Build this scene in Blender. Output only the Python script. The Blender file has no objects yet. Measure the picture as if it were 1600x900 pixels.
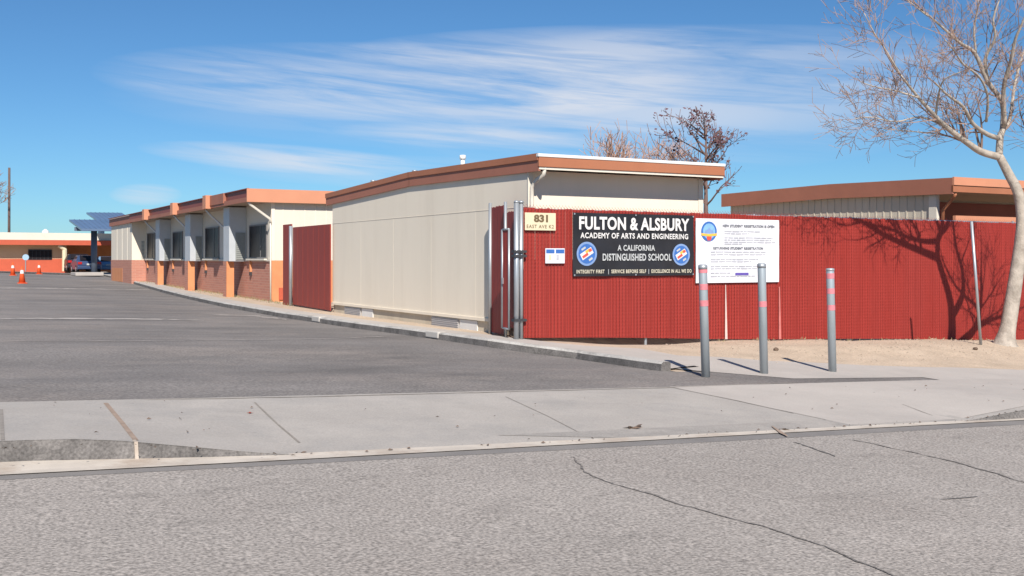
import bpy, bmesh, math, random
from mathutils import Vector, Matrix
R = math.radians
C = bpy.context.scene.collection
S = bpy.context.scene
random.seed(7)

# ------------------------------------------------------------------ camera
CAM_Z = 1.6
FOC = 1658.0 / 1600.0
YAW = math.atan2(0.4849, 0.8746)
cam_d = bpy.data.cameras.new("camera"); cam = bpy.data.objects.new("camera", cam_d); C.objects.link(cam)
cam.location = (0, 0, CAM_Z); cam.rotation_euler = (R(90), 0, -YAW)
cam_d.sensor_width = 36; cam_d.lens = 36 * FOC; cam_d.shift_y = -45 / 1600
cam_d.clip_start = 0.1; cam_d.clip_end = 3000
S.camera = cam

# ------------------------------------------------------------------ light
SUN_EL, SUN_AZ = R(41), math.atan2(-0.36, -0.93)     # azimuth measured from +y towards +x, where the sun stands
sun_d = bpy.data.lights.new("sun", 'SUN'); sun = bpy.data.objects.new("sun", sun_d); C.objects.link(sun)
sun_d.energy = 5.0; sun_d.angle = R(0.5); sun_d.color = (1.0, 0.93, 0.84)
sv = Vector((math.sin(SUN_AZ) * math.cos(SUN_EL), math.cos(SUN_AZ) * math.cos(SUN_EL), math.sin(SUN_EL)))
sun.rotation_euler = sv.to_track_quat('Z', 'Y').to_euler()
sun.location = (-20, -40, 50)

W = bpy.data.worlds.new("World"); S.world = W; W.use_nodes = True
wn, wl = W.node_tree.nodes, W.node_tree.links
wn.clear()

def wmath(op, a, b=None, c=None, clamp=False):
    n = wn.new('ShaderNodeMath'); n.operation = op; n.use_clamp = clamp
    for i, v in enumerate((a, b, c)):
        if v is None: continue
        if isinstance(v, (int, float)): n.inputs[i].default_value = v
        else: wl.new(v, n.inputs[i])
    return n.outputs[0]

sky = wn.new('ShaderNodeTexSky'); sky.sky_type = 'NISHITA'; sky.sun_disc = False
sky.sun_elevation = SUN_EL; sky.sun_rotation = SUN_AZ
sky.altitude = 1200; sky.air_density = 1.0; sky.dust_density = 0.5; sky.ozone_density = 3.6
wtc = wn.new('ShaderNodeTexCoord')
sep = wn.new('ShaderNodeSeparateXYZ'); wl.new(wtc.outputs['Generated'], sep.inputs[0])
dx, dy, dz = sep.outputs
az = wmath('ARCTAN2', dx, dy)                 # compass bearing of the sky direction
el = wmath('ARCSINE', dz)
def wnoise(sa, se, detail, rough, off=0.0, dist=0.0, shear=0.0):
    cmb = wn.new('ShaderNodeCombineXYZ')
    e2 = wmath('ADD', el, wmath('MULTIPLY', az, shear))
    wl.new(wmath('MULTIPLY', az, sa), cmb.inputs[0]); wl.new(wmath('MULTIPLY', e2, se), cmb.inputs[1])
    cmb.inputs[2].default_value = off
    n = wn.new('ShaderNodeTexNoise'); n.inputs['Scale'].default_value = 1.0
    n.inputs['Detail'].default_value = detail; n.inputs['Roughness'].default_value = rough
    n.inputs['Distortion'].default_value = dist
    wl.new(cmb.outputs[0], n.inputs['Vector']); return n.outputs[0]
def wblob(a0, e0, ra, re, tilt=0.0):
    da = wmath('SUBTRACT', az, a0); de = wmath('SUBTRACT', el, e0)
    de = wmath('ADD', de, wmath('MULTIPLY', da, tilt))
    q = wmath('ADD', wmath('POWER', wmath('ABSOLUTE', wmath('DIVIDE', da, ra)), 2.0), wmath('POWER', wmath('ABSOLUTE', wmath('DIVIDE', de, re)), 2.0))
    return wmath('SUBTRACT', 1.0, q, clamp=True)
def azel(px, py):
    u = (px - 800) / 1658; v = (405 - py) / 1658
    return YAW + math.atan(u), math.atan(v / math.sqrt(1 + u * u))
fine = wnoise(5, 75, 6, .62, 3.1, .6, .10)
med = wnoise(3.0, 26, 4, .55, 8.4, .8, .06)
tex = wmath('MULTIPLY_ADD', wmath('ADD', wmath('MULTIPLY', fine, .85), wmath('MULTIPLY', med, .55)), 3.8, -2.0, clamp=True)
clouds = None
for px, py, rx, ry, amp, tilt in ((640, 130, 470, 62, .62, 0.0), (1120, 130, 430, 88, .50, .02), (860, 75, 330, 34, .38, -.03), (700, 175, 520, 60, .22, .02),
                                  (450, 248, 220, 22, .60, .05), (640, 270, 320, 28, .28, .03), (730, 214, 210, 20, .42, .04),
                                  (228, 304, 52, 17, .50, -.02), (1000, 215, 420, 60, .22, 0.0)):
    a0, e0 = azel(px, py)
    b = wmath('MULTIPLY', wmath('POWER', wblob(a0, e0, rx / 1658, ry / 1658, tilt), .8), amp)
    clouds = b if clouds is None else wmath('ADD', clouds, b)
cl = wmath('MULTIPLY', wmath('MULTIPLY', clouds, wmath('MULTIPLY_ADD', tex, .82, .16)), 0.95, clamp=True)
tint = wn.new('ShaderNodeMix'); tint.data_type = 'RGBA'; tint.blend_type = 'MULTIPLY'
tint.inputs[0].default_value = 1.0
wl.new(sky.outputs[0], tint.inputs[6]); tint.inputs[7].default_value = (0.70, 1.10, 1.36, 1)
mix = wn.new('ShaderNodeMix'); mix.data_type = 'RGBA'
wl.new(cl, mix.inputs[0]); wl.new(tint.outputs[2], mix.inputs[6]); mix.inputs[7].default_value = (10.2, 10.5, 11.3, 1)
bg = wn.new('ShaderNodeBackground'); bg.inputs[1].default_value = 0.054
wl.new(mix.outputs[2], bg.inputs[0])
wo = wn.new('ShaderNodeOutputWorld'); wl.new(bg.outputs[0], wo.inputs[0])
S.view_settings.view_transform = 'Standard'; S.view_settings.look = 'None'
S.view_settings.gamma = 1; S.view_settings.exposure = 0.47

# ------------------------------------------------------------------ geometry of the place
RT = Vector((0.8746, -0.4849, 0)); FW = Vector((0.4849, 0.8746, 0)); O = Vector((0, 0, CAM_Z))
def ray(px, py): return FW + RT * ((px - 800) / 1658) + Vector((0, 0, -(py - 405) / 1658))
def at_d(px, py, d): return O + ray(px, py) * d
def at_x(px, py, x): r = ray(px, py); return O + r * (x / r.x)
def at_y(px, py, y): r = ray(px, py); return O + r * (y / r.y)
def interp(v, pts):
    if v <= pts[0][0]: return pts[0][1]
    for (a, b), (c, d) in zip(pts, pts[1:]):
        if v <= c: return b + (d - b) * (v - a) / (c - a)
    return pts[-1][1]
PROF = [(-12, 0.0), (0, .04), (4, .06), (8.3, .03), (8.75, .03), (11.8, .18), (18.15, .405), (30, .40), (75, .80), (100, .95)]
XB = [-30, 45]
def zf(x, y): return interp(y, PROF) - .0392 * max(XB[0], min(XB[1], x))
DIP = [(13.2, 0.0), (14.2, .05), (16, .12)]
def zlot(x, y): return zf(x, y) - interp(y, DIP)
def on(px, py, fn=zf):
    r = ray(px, py); a, b = 2.0, 400.0
    g = lambda d: (O + r * d).z - fn((O + r * d).x, (O + r * d).y)
    # march to first crossing, then bisect
    d = a
    while d < b and g(d) > 0: d += .25
    lo, hi = d - .25, d
    for _ in range(30):
        m = (lo + hi) / 2
        if g(m) > 0: lo = m
        else: hi = m
    return O + r * lo

# ------------------------------------------------------------------ materials
ALB = 0.82
def new_mat(name):
    m = bpy.data.materials.new(name); m.use_nodes = True
    return m, m.node_tree.nodes, m.node_tree.links, m.node_tree.nodes['Principled BSDF']
def mat(name, col, rough=.7, var=.08, scale=3.0, bump=0.0, bscale=60.0, metal=0.0, dirt=None, dirt_amt=.0, dscale=.6, stretch=(1, 1, 1), spec=.4, speck=0.0, spscale=90, spots=0.0):
    col = tuple(c * ALB for c in col); dirt = tuple(c * ALB for c in dirt) if dirt else None
    m, n, l, p = new_mat(name)
    geo = n.new('ShaderNodeNewGeometry'); mp = n.new('ShaderNodeMapping'); mp.inputs['Scale'].default_value = stretch
    l.new(geo.outputs['Position'], mp.inputs[0])
    t = n.new('ShaderNodeTexNoise'); t.inputs['Scale'].default_value = scale; t.inputs['Detail'].default_value = 6; t.inputs['Roughness'].default_value = .6
    l.new(mp.outputs[0], t.inputs['Vector'])
    r = n.new('ShaderNodeValToRGB'); r.color_ramp.elements[0].position = .3; r.color_ramp.elements[1].position = .7
    r.color_ramp.elements[0].color = tuple(max(0, c * (1 - var)) for c in col) + (1,)
    r.color_ramp.elements[1].color = tuple(min(1, c * (1 + var)) for c in col) + (1,)
    l.new(t.outputs[0], r.inputs[0]); out = r.outputs[0]
    if dirt:
        t2 = n.new('ShaderNodeTexNoise'); t2.inputs['Scale'].default_value = dscale; t2.inputs['Detail'].default_value = 8; t2.inputs['Roughness'].default_value = .7
        l.new(mp.outputs[0], t2.inputs['Vector'])
        mr = n.new('ShaderNodeMapRange'); mr.inputs[1].default_value = .48; mr.inputs[2].default_value = .72; mr.inputs[4].default_value = dirt_amt
        l.new(t2.outputs[0], mr.inputs[0])
        mx = n.new('ShaderNodeMix'); mx.data_type = 'RGBA'; l.new(mr.outputs[0], mx.inputs[0]); l.new(out, mx.inputs[6]); mx.inputs[7].default_value = tuple(dirt) + (1,)
        out = mx.outputs[2]
    if speck:
        t3 = n.new('ShaderNodeTexNoise'); t3.inputs['Scale'].default_value = spscale; t3.inputs['Detail'].default_value = 2
        l.new(geo.outputs['Position'], t3.inputs['Vector'])
        mr = n.new('ShaderNodeMapRange'); mr.inputs[1].default_value = .3; mr.inputs[2].default_value = .7
        mr.inputs[3].default_value = 1 - speck; mr.inputs[4].default_value = 1 + speck
        l.new(t3.outputs[0], mr.inputs[0])
        vm = n.new('ShaderNodeVectorMath'); vm.operation = 'SCALE'; l.new(out, vm.inputs[0]); l.new(mr.outputs[0], vm.inputs['Scale']); out = vm.outputs[0]
    if spots:
        fac = None
        for sc_, lo, hi, w_ in ((7.0, .66, .74, 1), (1.6, .60, .78, .6)):
            mp5 = n.new('ShaderNodeMapping'); mp5.inputs['Rotation'].default_value = (0, 0, .5); mp5.inputs['Scale'].default_value = (.55, 1.3, 1); l.new(geo.outputs['Position'], mp5.inputs[0])
            t5 = n.new('ShaderNodeTexNoise'); t5.inputs['Scale'].default_value = sc_; t5.inputs['Detail'].default_value = 5; t5.inputs['Roughness'].default_value = .65; l.new(mp5.outputs[0], t5.inputs['Vector'])
            m5 = n.new('ShaderNodeMapRange'); m5.inputs[1].default_value = lo; m5.inputs[2].default_value = hi; m5.inputs[4].default_value = spots * w_; l.new(t5.outputs[0], m5.inputs[0])
            x5 = n.new('ShaderNodeMix'); x5.data_type = 'RGBA'; l.new(m5.outputs[0], x5.inputs[0]); l.new(out, x5.inputs[6]); x5.inputs[7].default_value = (col[0] * .38, col[1] * .38, col[2] * .38, 1); out = x5.outputs[2]
    l.new(out, p.inputs['Base Color'])
    p.inputs['Roughness'].default_value = rough; p.inputs['Metallic'].default_value = metal
    p.inputs['Specular IOR Level'].default_value = spec
    if bump:
        t4 = n.new('ShaderNodeTexNoise'); t4.inputs['Scale'].default_value = bscale; t4.inputs['Detail'].default_value = 3
        l.new(geo.outputs['Position'], t4.inputs['Vector'])
        b = n.new('ShaderNodeBump'); b.inputs['Strength'].default_value = bump; b.inputs['Distance'].default_value = .01
        l.new(t4.outputs[0], b.inputs['Height']); l.new(b.outputs[0], p.inputs['Normal'])
    return m

M = {}
M['road'] = mat('road_asphalt', (.372, .338, .308), .95, .08, .35, .7, 60, dirt=(.315, .28, .252), dirt_amt=.6, dscale=.6, speck=.46, spscale=44, spots=.8)
M['gutter'] = mat('gutter_asphalt', (.24, .225, .215), .9, .12, 2, .3, 60, dirt=(.30, .27, .24), dirt_amt=.4, dscale=1.2, speck=.12)
M['lot'] = mat('lot_asphalt', (.200, .184, .174), .9, .26, .5, .5, 60, dirt=(.300, .262, .236), dirt_amt=1.0, dscale=.36, stretch=(.5, .9, 1), speck=.3, spscale=30, spots=.5)
M['walk'] = mat('sidewalk_concrete', (.435, .402, .368), .85, .08, 1.1, .2, 80, dirt=(.335, .32, .305), dirt_amt=.75, dscale=.8, speck=.10, spscale=50, spots=.35)
M['walk_warm'] = mat('pale_concrete', (.505, .462, .422), .85, .06, .8, .2, 80, dirt=(.42, .385, .355), dirt_amt=.7, dscale=.7, speck=.06, spscale=50)
M['pan'] = mat('gutter_pan_concrete', (.36, .335, .31), .9, .12, 2, .3, 70, dirt=(.45, .41, .37), dirt_amt=.9, dscale=1.0, speck=.12, spscale=50)
M['lip'] = mat('gutter_lip_concrete', (.60, .54, .47), .85, .12, 3, .2, 80, dirt=(.38, .29, .22), dirt_amt=.9, dscale=1.6)
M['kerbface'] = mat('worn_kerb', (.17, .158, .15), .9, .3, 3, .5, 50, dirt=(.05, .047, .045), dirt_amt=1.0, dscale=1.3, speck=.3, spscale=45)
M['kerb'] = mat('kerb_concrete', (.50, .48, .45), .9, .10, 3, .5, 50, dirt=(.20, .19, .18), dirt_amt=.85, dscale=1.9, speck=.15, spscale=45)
M['kerb_patch'] = mat('kerb_repair', (.55, .52, .48), .9, .05, 3)
M['dirt'] = mat('dry_dirt', (.53, .42, .315), 1.0, .14, 1.3, .9, 30, dirt=(.62, .50, .385), dirt_amt=.7, dscale=.9, speck=.16, spscale=25)
M['crack'] = mat('crack_filler', (.19, .172, .158), .9, .4, 25, speck=.4, spscale=50)
M['stain'] = mat('road_stain', (.17, .16, .15), .95, .3, 12, speck=.3, spscale=40)
M['joint'] = mat('joint', (.30, .27, .24), .95, .2, 9)
M['joint_dark'] = mat('joint_dark', (.36, .27, .21), .95, .2, 9)
M['line'] = mat('faded_line', (.46, .42, .39), .9, .2, 2, dirt=(.22, .205, .195), dirt_amt=1.0, dscale=1.4, speck=.2, spscale=30)
M['skid'] = mat('tyre_marks', (.165, .158, .156), .9, .15, 2, dirt=(.20, .19, .184), dirt_amt=1.0, dscale=.9, speck=.2)
M['red'] = mat('red_slats', (.365, .037, .027), .62, .08, 8, stretch=(1, 1, .15), dirt=(.31, .05, .042), dirt_amt=.5, dscale=.5, spec=.35)
M['wire'] = mat('red_wire', (.29, .03, .024), .5, .1, 5)
M['pale_slat'] = mat('faded_slats', (.60, .19, .17), .6, .15, 5)
M['drip'] = mat('whitewash_drip', (.72, .55, .50), .6, .15, 6)
M['redmetal'] = mat('red_sheet', (.30, .050, .036), .6, .06, 4, stretch=(1, 1, .3))
M['galv'] = mat('galvanised_steel', (.50, .53, .56), .42, .14, 8, metal=.55, dirt=(.34, .36, .38), dirt_amt=.5, dscale=4, stretch=(1, 1, .3))
M['boll'] = mat('bollard_steel', (.46, .51, .54), .40, .14, 5, metal=.35, dirt=(.33, .35, .36), dirt_amt=.6, dscale=5, stretch=(1, 1, .3))
M['bandpink'] = mat('faded_red_tape', (.72, .24, .27), .5, .15, 20)
M['cream'] = mat('cream_siding', (.90, .81, .67), .75, .03, .8, dirt=(.78, .69, .56), dirt_amt=.55, dscale=.9, stretch=(1, 1, .16))
M['cream2'] = mat('pale_cream_siding', (.75, .70, .60), .75, .03, .8, dirt=(.66, .60, .50), dirt_amt=.35, dscale=.6, stretch=(1, 1, .3))
M['trim'] = mat('cream_trim', (.78, .73, .63), .6, .03, 2)
M['skirt'] = mat('skirt_board', (.66, .58, .45), .85, .08, 2, dirt=(.50, .42, .32), dirt_amt=.7, dscale=1.5)
M['fascia'] = mat('terracotta_fascia', (.43, .165, .085), .6, .08, 1.2, stretch=(1, 1, .6), dirt=(.40, .17, .10), dirt_amt=.5, dscale=.8)
M['fascia2'] = mat('terracotta_gable_fascia', (.40, .16, .105), .65, .08, 1.2, dirt=(.40, .16, .10), dirt_amt=.5, dscale=.8)
M['salmon'] = mat('salmon_fascia', (.66, .29, .17), .6, .05, 1.2)
M['maroon_shade'] = mat('shaded_maroon', (.26, .075, .06), .6, .1, 1.2)  # darker tone with the shade of recesses put into the colour
M['white'] = mat('white_metal', (.80, .79, .77), .5, .04, 2)
M['beige'] = mat('beige_ribbed_siding', (.66, .60, .49), .75, .06, .8, stretch=(1, 1, .3))
M['tan'] = mat('tan_wall', (.74, .52, .33), .75, .05, 1)
M['roof'] = mat('roof_sheet', (.62, .60, .58), .6, .08, 1)
M['orange'] = mat('orange_paint', (.70, .29, .13), .7, .08, 2, dirt=(.6, .2, .08), dirt_amt=.4, dscale=1.5)
M['redorange'] = mat('red_orange_paint', (.56, .11, .055), .7, .06, 2)
M['hvac'] = mat('hvac_grey', (.56, .59, .62), .5, .05, 3, metal=.1)
M['wframe'] = mat('window_frame', (.20, .19, .19), .5, .05, 3)
M['grille'] = mat('grille_grey', (.33, .345, .33), .6, .08, 6)
M['glass'] = mat('dark_glass', (.022, .019, .022), .35, .2, 1.5, spec=.12)
M['dark'] = mat('dark_metal', (.05, .05, .055), .5, .1, 3)
M['soffit'] = mat('soffit', (.42, .33, .25), .8, .05, 2)
M['vent'] = mat('vent_louvre', (.52, .50, .49), .6, .05, 5)
M['black'] = mat('banner_black', (.025, .025, .030), .42, .3, 1.6, spec=.35)
M['ink_w'] = mat('white_print', (.74, .73, .72), .6, .06, 9)
M['ink_g'] = mat('grey_print', (.50, .52, .53), .6, .06, 9)
M['ink_c'] = mat('cream_print', (.62, .58, .46), .6, .06, 9)
M['paper'] = mat('poster_white', (.80, .81, .86), .5, .02, 3)
M['ink_k'] = mat('grey_text', (.20, .21, .24), .6, .1, 9)
M['ink_l'] = mat('light_text', (.50, .51, .56), .6, .1, 9)
M['ink_p'] = mat('violet_button', (.14, .10, .42), .5, .1, 9)
M['blue'] = mat('emblem_blue', (.05, .16, .48), .5, .1, 9)
M['blue2'] = mat('emblem_pale_blue', (.22, .34, .60), .5, .1, 9)
M['sky_b'] = mat('emblem_sky', (.24, .47, .78), .5, .1, 9)
M['yel'] = mat('emblem_yellow', (.85, .50, .08), .5, .1, 9)
M['rd'] = mat('emblem_red', (.75, .10, .07), .5, .1, 9)
M['signcream'] = mat('sign_cream', (.76, .66, .46), .6, .04, 4)
M['signink'] = mat('sign_ink', (.17, .12, .06), .6, .1, 9)
M['bark'] = mat('pale_bark', (.46, .405, .345), .9, .22, 6, .9, 30, dirt=(.24, .20, .165), dirt_amt=.9, dscale=4)
M['twig'] = mat('twig_bark', (.31, .215, .175), .9, .15, 5)
M['bark2'] = mat('dark_bark', (.20, .13, .115), .9, .15, 5)
M['leaf'] = mat('russet_leaf', (.13, .062, .072), .8, .35, 3)
M['twig2'] = mat('tan_twig', (.44, .28, .21), .9, .15, 5)
M['cone'] = mat('cone_orange', (.85, .12, .03), .5, .05, 5)
M['rubber'] = mat('rubber', (.03, .03, .032), .8, .1, 9)
M['solar'] = mat('solar_panel', (.13, .19, .30), .30, .1, .6, spec=.5)
M['steel_blue'] = mat('blue_grey_steel', (.12, .15, .20), .5, .1, 2)
M['wood'] = mat('pole_wood', (.14, .10, .09), .9, .15, 2)
M['debris'] = mat('dry_leaf', (.16, .11, .08), .9, .3, 20)
M['rock'] = mat('pebble', (.40, .32, .25), .95, .3, 20)
M['grass'] = mat('dry_grass', (.33, .28, .15), .9, .3, 5)
M['disc'] = mat('sign_pale_blue', (.42, .60, .78), .5, .05, 4)
M['lightred'] = mat('lamp_red', (.5, .02, .02), .3, .1, 5)

def brick_mat():
    m, n, l, p = new_mat('wainscot_brick')
    geo = n.new('ShaderNodeNewGeometry'); sp = n.new('ShaderNodeSeparateXYZ'); l.new(geo.outputs['Position'], sp.inputs[0])
    ad = n.new('ShaderNodeMath'); ad.operation = 'ADD'; l.new(sp.outputs[0], ad.inputs[0]); l.new(sp.outputs[1], ad.inputs[1])
    cb = n.new('ShaderNodeCombineXYZ'); l.new(ad.outputs[0], cb.inputs[0]); l.new(sp.outputs[2], cb.inputs[1])
    b = n.new('ShaderNodeTexBrick'); b.inputs['Scale'].default_value = 1.0
    b.inputs['Brick Width'].default_value = .40; b.inputs['Row Height'].default_value = .10; b.inputs['Mortar Size'].default_value = .012
    b.inputs['Color1'].default_value = (.46, .20, .14, 1); b.inputs['Color2'].default_value = (.39, .165, .12, 1); b.inputs['Mortar'].default_value = (.45, .25, .19, 1)
    l.new(cb.outputs[0], b.inputs['Vector']); l.new(b.outputs[0], p.inputs['Base Color']); p.inputs['Roughness'].default_value = .9
    return m
M['brick'] = brick_mat()

# ------------------------------------------------------------------ mesh helpers
class MB:
    def __init__(s): s.bm = bmesh.new()
    def quad(s, *pts):
        return s.bm.faces.new([s.bm.verts.new(p) for p in pts])
    def box(s, x0, x1, y0, y1, z0, z1):
        s.hexa([(x0, y0, z0), (x1, y0, z0), (x1, y1, z0), (x0, y1, z0)], [(x0, y0, z1), (x1, y0, z1), (x1, y1, z1), (x0, y1, z1)]); return s
    def hexa(s, bot, top):
        b = [s.bm.verts.new(p) for p in bot]; t = [s.bm.verts.new(p) for p in top]; k = len(b)
        s.bm.faces.new(b[::-1]); s.bm.faces.new(t)
        for i in range(k): s.bm.faces.new((b[i], b[(i + 1) % k], t[(i + 1) % k], t[i]))
        return s
    def beam(s, a, b, w, h, up=Vector((0, 0, 1))):
        a, b = Vector(a), Vector(b); d = (b - a).normalized(); sd = d.cross(up)
        if sd.length < 1e-4: sd = d.cross(Vector((0, 1, 0)))
        sd.normalize(); u = sd.cross(d)
        f = lambda p: [p + sd * w / 2 + u * h / 2, p - sd * w / 2 + u * h / 2, p - sd * w / 2 - u * h / 2, p + sd * w / 2 - u * h / 2]
        return s.hexa(f(a), f(b))
    def tube(s, pts, rad, n=10, cap=True):
        pts = [Vector(p) for p in pts]; rr = rad if isinstance(rad, (list, tuple)) else [rad] * len(pts)
        rings = []; prev = None
        for i, p in enumerate(pts):
            d = (pts[min(i + 1, len(pts) - 1)] - pts[max(i - 1, 0)]).normalized()
            if prev is None:
                a = d.orthogonal().normalized()
            else:
                a = (prev - d * prev.dot(d))
                a = a.normalized() if a.length > 1e-5 else d.orthogonal().normalized()
            prev = a; b = d.cross(a)
            rings.append([s.bm.verts.new(p + (a * math.cos(2 * math.pi * k / n) + b * math.sin(2 * math.pi * k / n)) * rr[i]) for k in range(n)])
        for r0, r1 in zip(rings, rings[1:]):
            for k in range(n): s.bm.faces.new((r0[k], r0[(k + 1) % n], r1[(k + 1) % n], r1[k]))
        if cap: s.bm.faces.new(rings[0][::-1]); s.bm.faces.new(rings[-1])
        return s
    def disc(s, c, r, y, n=28, sx=1.0):
        s.bm.faces.new([s.bm.verts.new((c[0] + r * sx * math.cos(2 * math.pi * k / n), y, c[1] + r * math.sin(2 * math.pi * k / n))) for k in range(n)]); return s
    def build(s, name, m, parent=None, smooth=False, bevel=0, recalc=True, **props):
        if recalc: bmesh.ops.recalc_face_normals(s.bm, faces=s.bm.faces)
        me = bpy.data.meshes.new(name)
        off = Vector((0, 0, 0))
        p = parent
        while p is not None: off += p.location; p = p.parent
        if off.length: bmesh.ops.translate(s.bm, verts=s.bm.verts, vec=-off)
        s.bm.to_mesh(me); s.bm.free()
        me.materials.append(m if not isinstance(m, str) else M[m])
        if smooth: me.polygons.foreach_set('use_smooth', [True] * len(me.polygons))
        o = bpy.data.objects.new(name, me); C.objects.link(o); o.parent = parent
        if bevel:
            bv = o.modifiers.new('bevel', 'BEVEL'); bv.width = bevel; bv.segments = 2; bv.limit_method = 'ANGLE'
        for k, v in props.items(): o[k] = v
        return o
def thing(name, label, cat, loc, group=None):
    o = bpy.data.objects.new(name, None); C.objects.link(o); o.location = loc; o.empty_display_size = .3
    o['label'] = label; o['category'] = cat
    if group: o['group'] = group
    return o
def tag(o, label, cat, group=None):
    o['label'] = label; o['category'] = cat
    if group: o['group'] = group
    return o
def struct(o): o['kind'] = 'structure'; return o
def copy_tree(o, parent=None):
    c = o.copy(); C.objects.link(c); c.parent = parent
    for ch in list(o.children): copy_tree(ch, c)
    return c

def sheet(name, poly, m, fn=zf, off=0.0, cuts_y=(), cuts_x=(), noise=0.0):
    bm = bmesh.new(); bm.faces.new([bm.verts.new((x, y, 0)) for x, y in poly])
    ys = [a for a, _ in PROF] + [a for a, _ in DIP] + list(cuts_y)
    for c, no in [((0, y, 0), (0, 1, 0)) for y in ys] + [((x, 0, 0), (1, 0, 0)) for x in list(XB) + list(cuts_x)]:
        bmesh.ops.bisect_plane(bm, geom=bm.verts[:] + bm.edges[:] + bm.faces[:], plane_co=c, plane_no=no)
    for v in bm.verts: v.co.z = fn(v.co.x, v.co.y) + off
    for f in bm.faces:
        if f.normal.z < 0: f.normal_flip()
    bm.normal_update()
    me = bpy.data.meshes.new(name); bm.to_mesh(me); bm.free(); me.materials.append(M[m])
    o = bpy.data.objects.new(name, me); C.objects.link(o); return struct(o)
def frange(a, b, st):
    out = []; v = a
    while v < b - 1e-6: out.append(v); v += st
    return out

# ------------------------------------------------------------------ ground
sheet('ground', [(-900, -900), (900, -900), (900, 900), (-900, 900)], 'dirt', off=-.35)
sheet('road', [(-250, -11), (250, -11), (250, 8.5), (-250, 8.5)], 'road')
sheet('gutter', [(-250, 8.46), (.5, 8.46), (3.2, 8.42), (8, 8.36), (250, 8.36), (250, 8.66), (-250, 8.66)], 'gutter', off=.002)
sheet('gutter_lip', [(-250, 8.62), (.5, 8.62), (2.9, 8.60), (8, 8.63), (250, 8.63), (250, 8.80), (8, 8.80), (2.7, 8.86), (.9, 9.14), (-250, 9.16)], 'lip', off=.010)

# raised sidewalk that drops to the driveway apron
def rise(x):
    l = interp(x, [(1.2, 1.0), (2.7, 0.0)]); r = interp(x, [(11.3, 0.0), (13.0, 1.0)]); return max(l, r)
def zwalk(x, y):
    t = max(0.0, min(1.0, (11.9 - y) / 2.9)); return zf(x, y) + .165 * rise(x) * t + .004
def ykerb(x): return interp(x, [(.7, 9.10), (2.8, 8.80), (4, 8.765)])
def sidewalk():
    bm = bmesh.new()
    xs = frange(-120, 0, 8) + frange(0, 16, .35) + frange(16, 130, 6); ys = [0, .05, .2, .4, .6, .8, 1]
    gy = lambda x, u: ykerb(x) + (11.82 - ykerb(x)) * u
    grid = [[bm.verts.new((x, gy(x, u), zwalk(x, gy(x, u)))) for x in xs] for u in ys]
    for a, b in zip(grid, grid[1:]):
        for i in range(len(xs) - 1): bm.faces.new((a[i], a[i + 1], b[i + 1], b[i]))
    me = bpy.data.meshes.new('sidewalk'); bm.to_mesh(me); bm.free(); me.materials.append(M['walk'])
    o = bpy.data.objects.new('sidewalk', me); C.objects.link(o); struct(o)
    mb = MB()
    for a, b in zip(xs, xs[1:]):
        ya, yb_ = ykerb(a), ykerb(b)
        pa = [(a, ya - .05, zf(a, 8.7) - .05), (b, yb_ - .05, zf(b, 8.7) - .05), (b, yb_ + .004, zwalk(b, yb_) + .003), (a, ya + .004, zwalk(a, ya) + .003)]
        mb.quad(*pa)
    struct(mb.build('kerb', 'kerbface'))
sidewalk()

# car park asphalt, bounded on the right by the curved kerb
KP = [(1032, 580), (960, 570), (900, 561), (820, 551), (760, 542), (700, 533), (650, 526), (600, 519), (560, 514), (520, 508), (480, 502), (440, 496), (400, 489), (350, 480), (300, 469), (260, 459), (220, 447), (190, 438), (160, 431), (140, 427)]
KW = [on(px, py, zlot) for px, py in KP]
wedge = [on(1040, 588, zlot), on(1240, 592, zlot), on(1442, 590, zlot)]
k_end = KW[0]
lot_poly = [(-90, 11.8)] + [(wedge[2].x, 11.8)] + [(wedge[2].x, wedge[2].y)] + [(wedge[0].x + .3, k_end.y + .25)]
lot_poly += [(k_end.x + .05, k_end.y + .25)] + [(p.x + .12, p.y) for p in KW[1:]] + [(KW[-1].x + .1, 88), (12, 96), (-90, 96)]
sheet('parking_lot', [(round(a, 3), round(b, 3)) for a, b in lot_poly], 'lot', fn=zlot)
# verge behind the kerb
def zdirt(x, y):
    h = interp(y, [(13.4, 0), (14.6, .07), (15.6, .20), (16.4, .20), (18.0, .05), (18.8, 0)]) * interp(x, [(11.5, 0), (14, .2), (18, .8), (20, 1)])
    h += .035 * math.sin(x * 2.1 + y) * math.sin(x * .9 - y * 1.7) * interp(x, [(14, 0), (17, 1)]) * interp(y, [(14.2, 0), (15.2, 1)])
    d = -.16 * max(0, 1 - abs(x - 13.2) / 2.0) * max(0, 1 - abs(y - 18.3) / .9)
    return zf(x, y) + h + d
def grid_sheet(name, xs_of_y, ys, fn, m, nx, off):
    bm = bmesh.new(); rows = []
    for y in ys:
        a, b = xs_of_y(y); rows.append([bm.verts.new((a + (b - a) * i / nx, y, fn(a + (b - a) * i / nx, y) + off)) for i in range(nx + 1)])
    for a, b in zip(rows, rows[1:]):
        for i in range(nx): bm.faces.new((a[i], a[i + 1], b[i + 1], b[i]))
    me = bpy.data.meshes.new(name); bm.to_mesh(me); bm.free(); me.materials.append(M[m])
    me.polygons.foreach_set('use_smooth', [True] * len(me.polygons))
    o = bpy.data.objects.new(name, me); C.objects.link(o); return struct(o)
def kerb_x(y):
    ps = [(p.y, p.x) for p in KW]
    return interp(y, sorted(ps))
grid_sheet('dirt_verge', lambda y: (kerb_x(y) + .2, 60), frange(k_end.y - 1.5, 24, .3) + frange(24, 96, 2.0), zdirt, 'dirt', 110, -.012)
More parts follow.
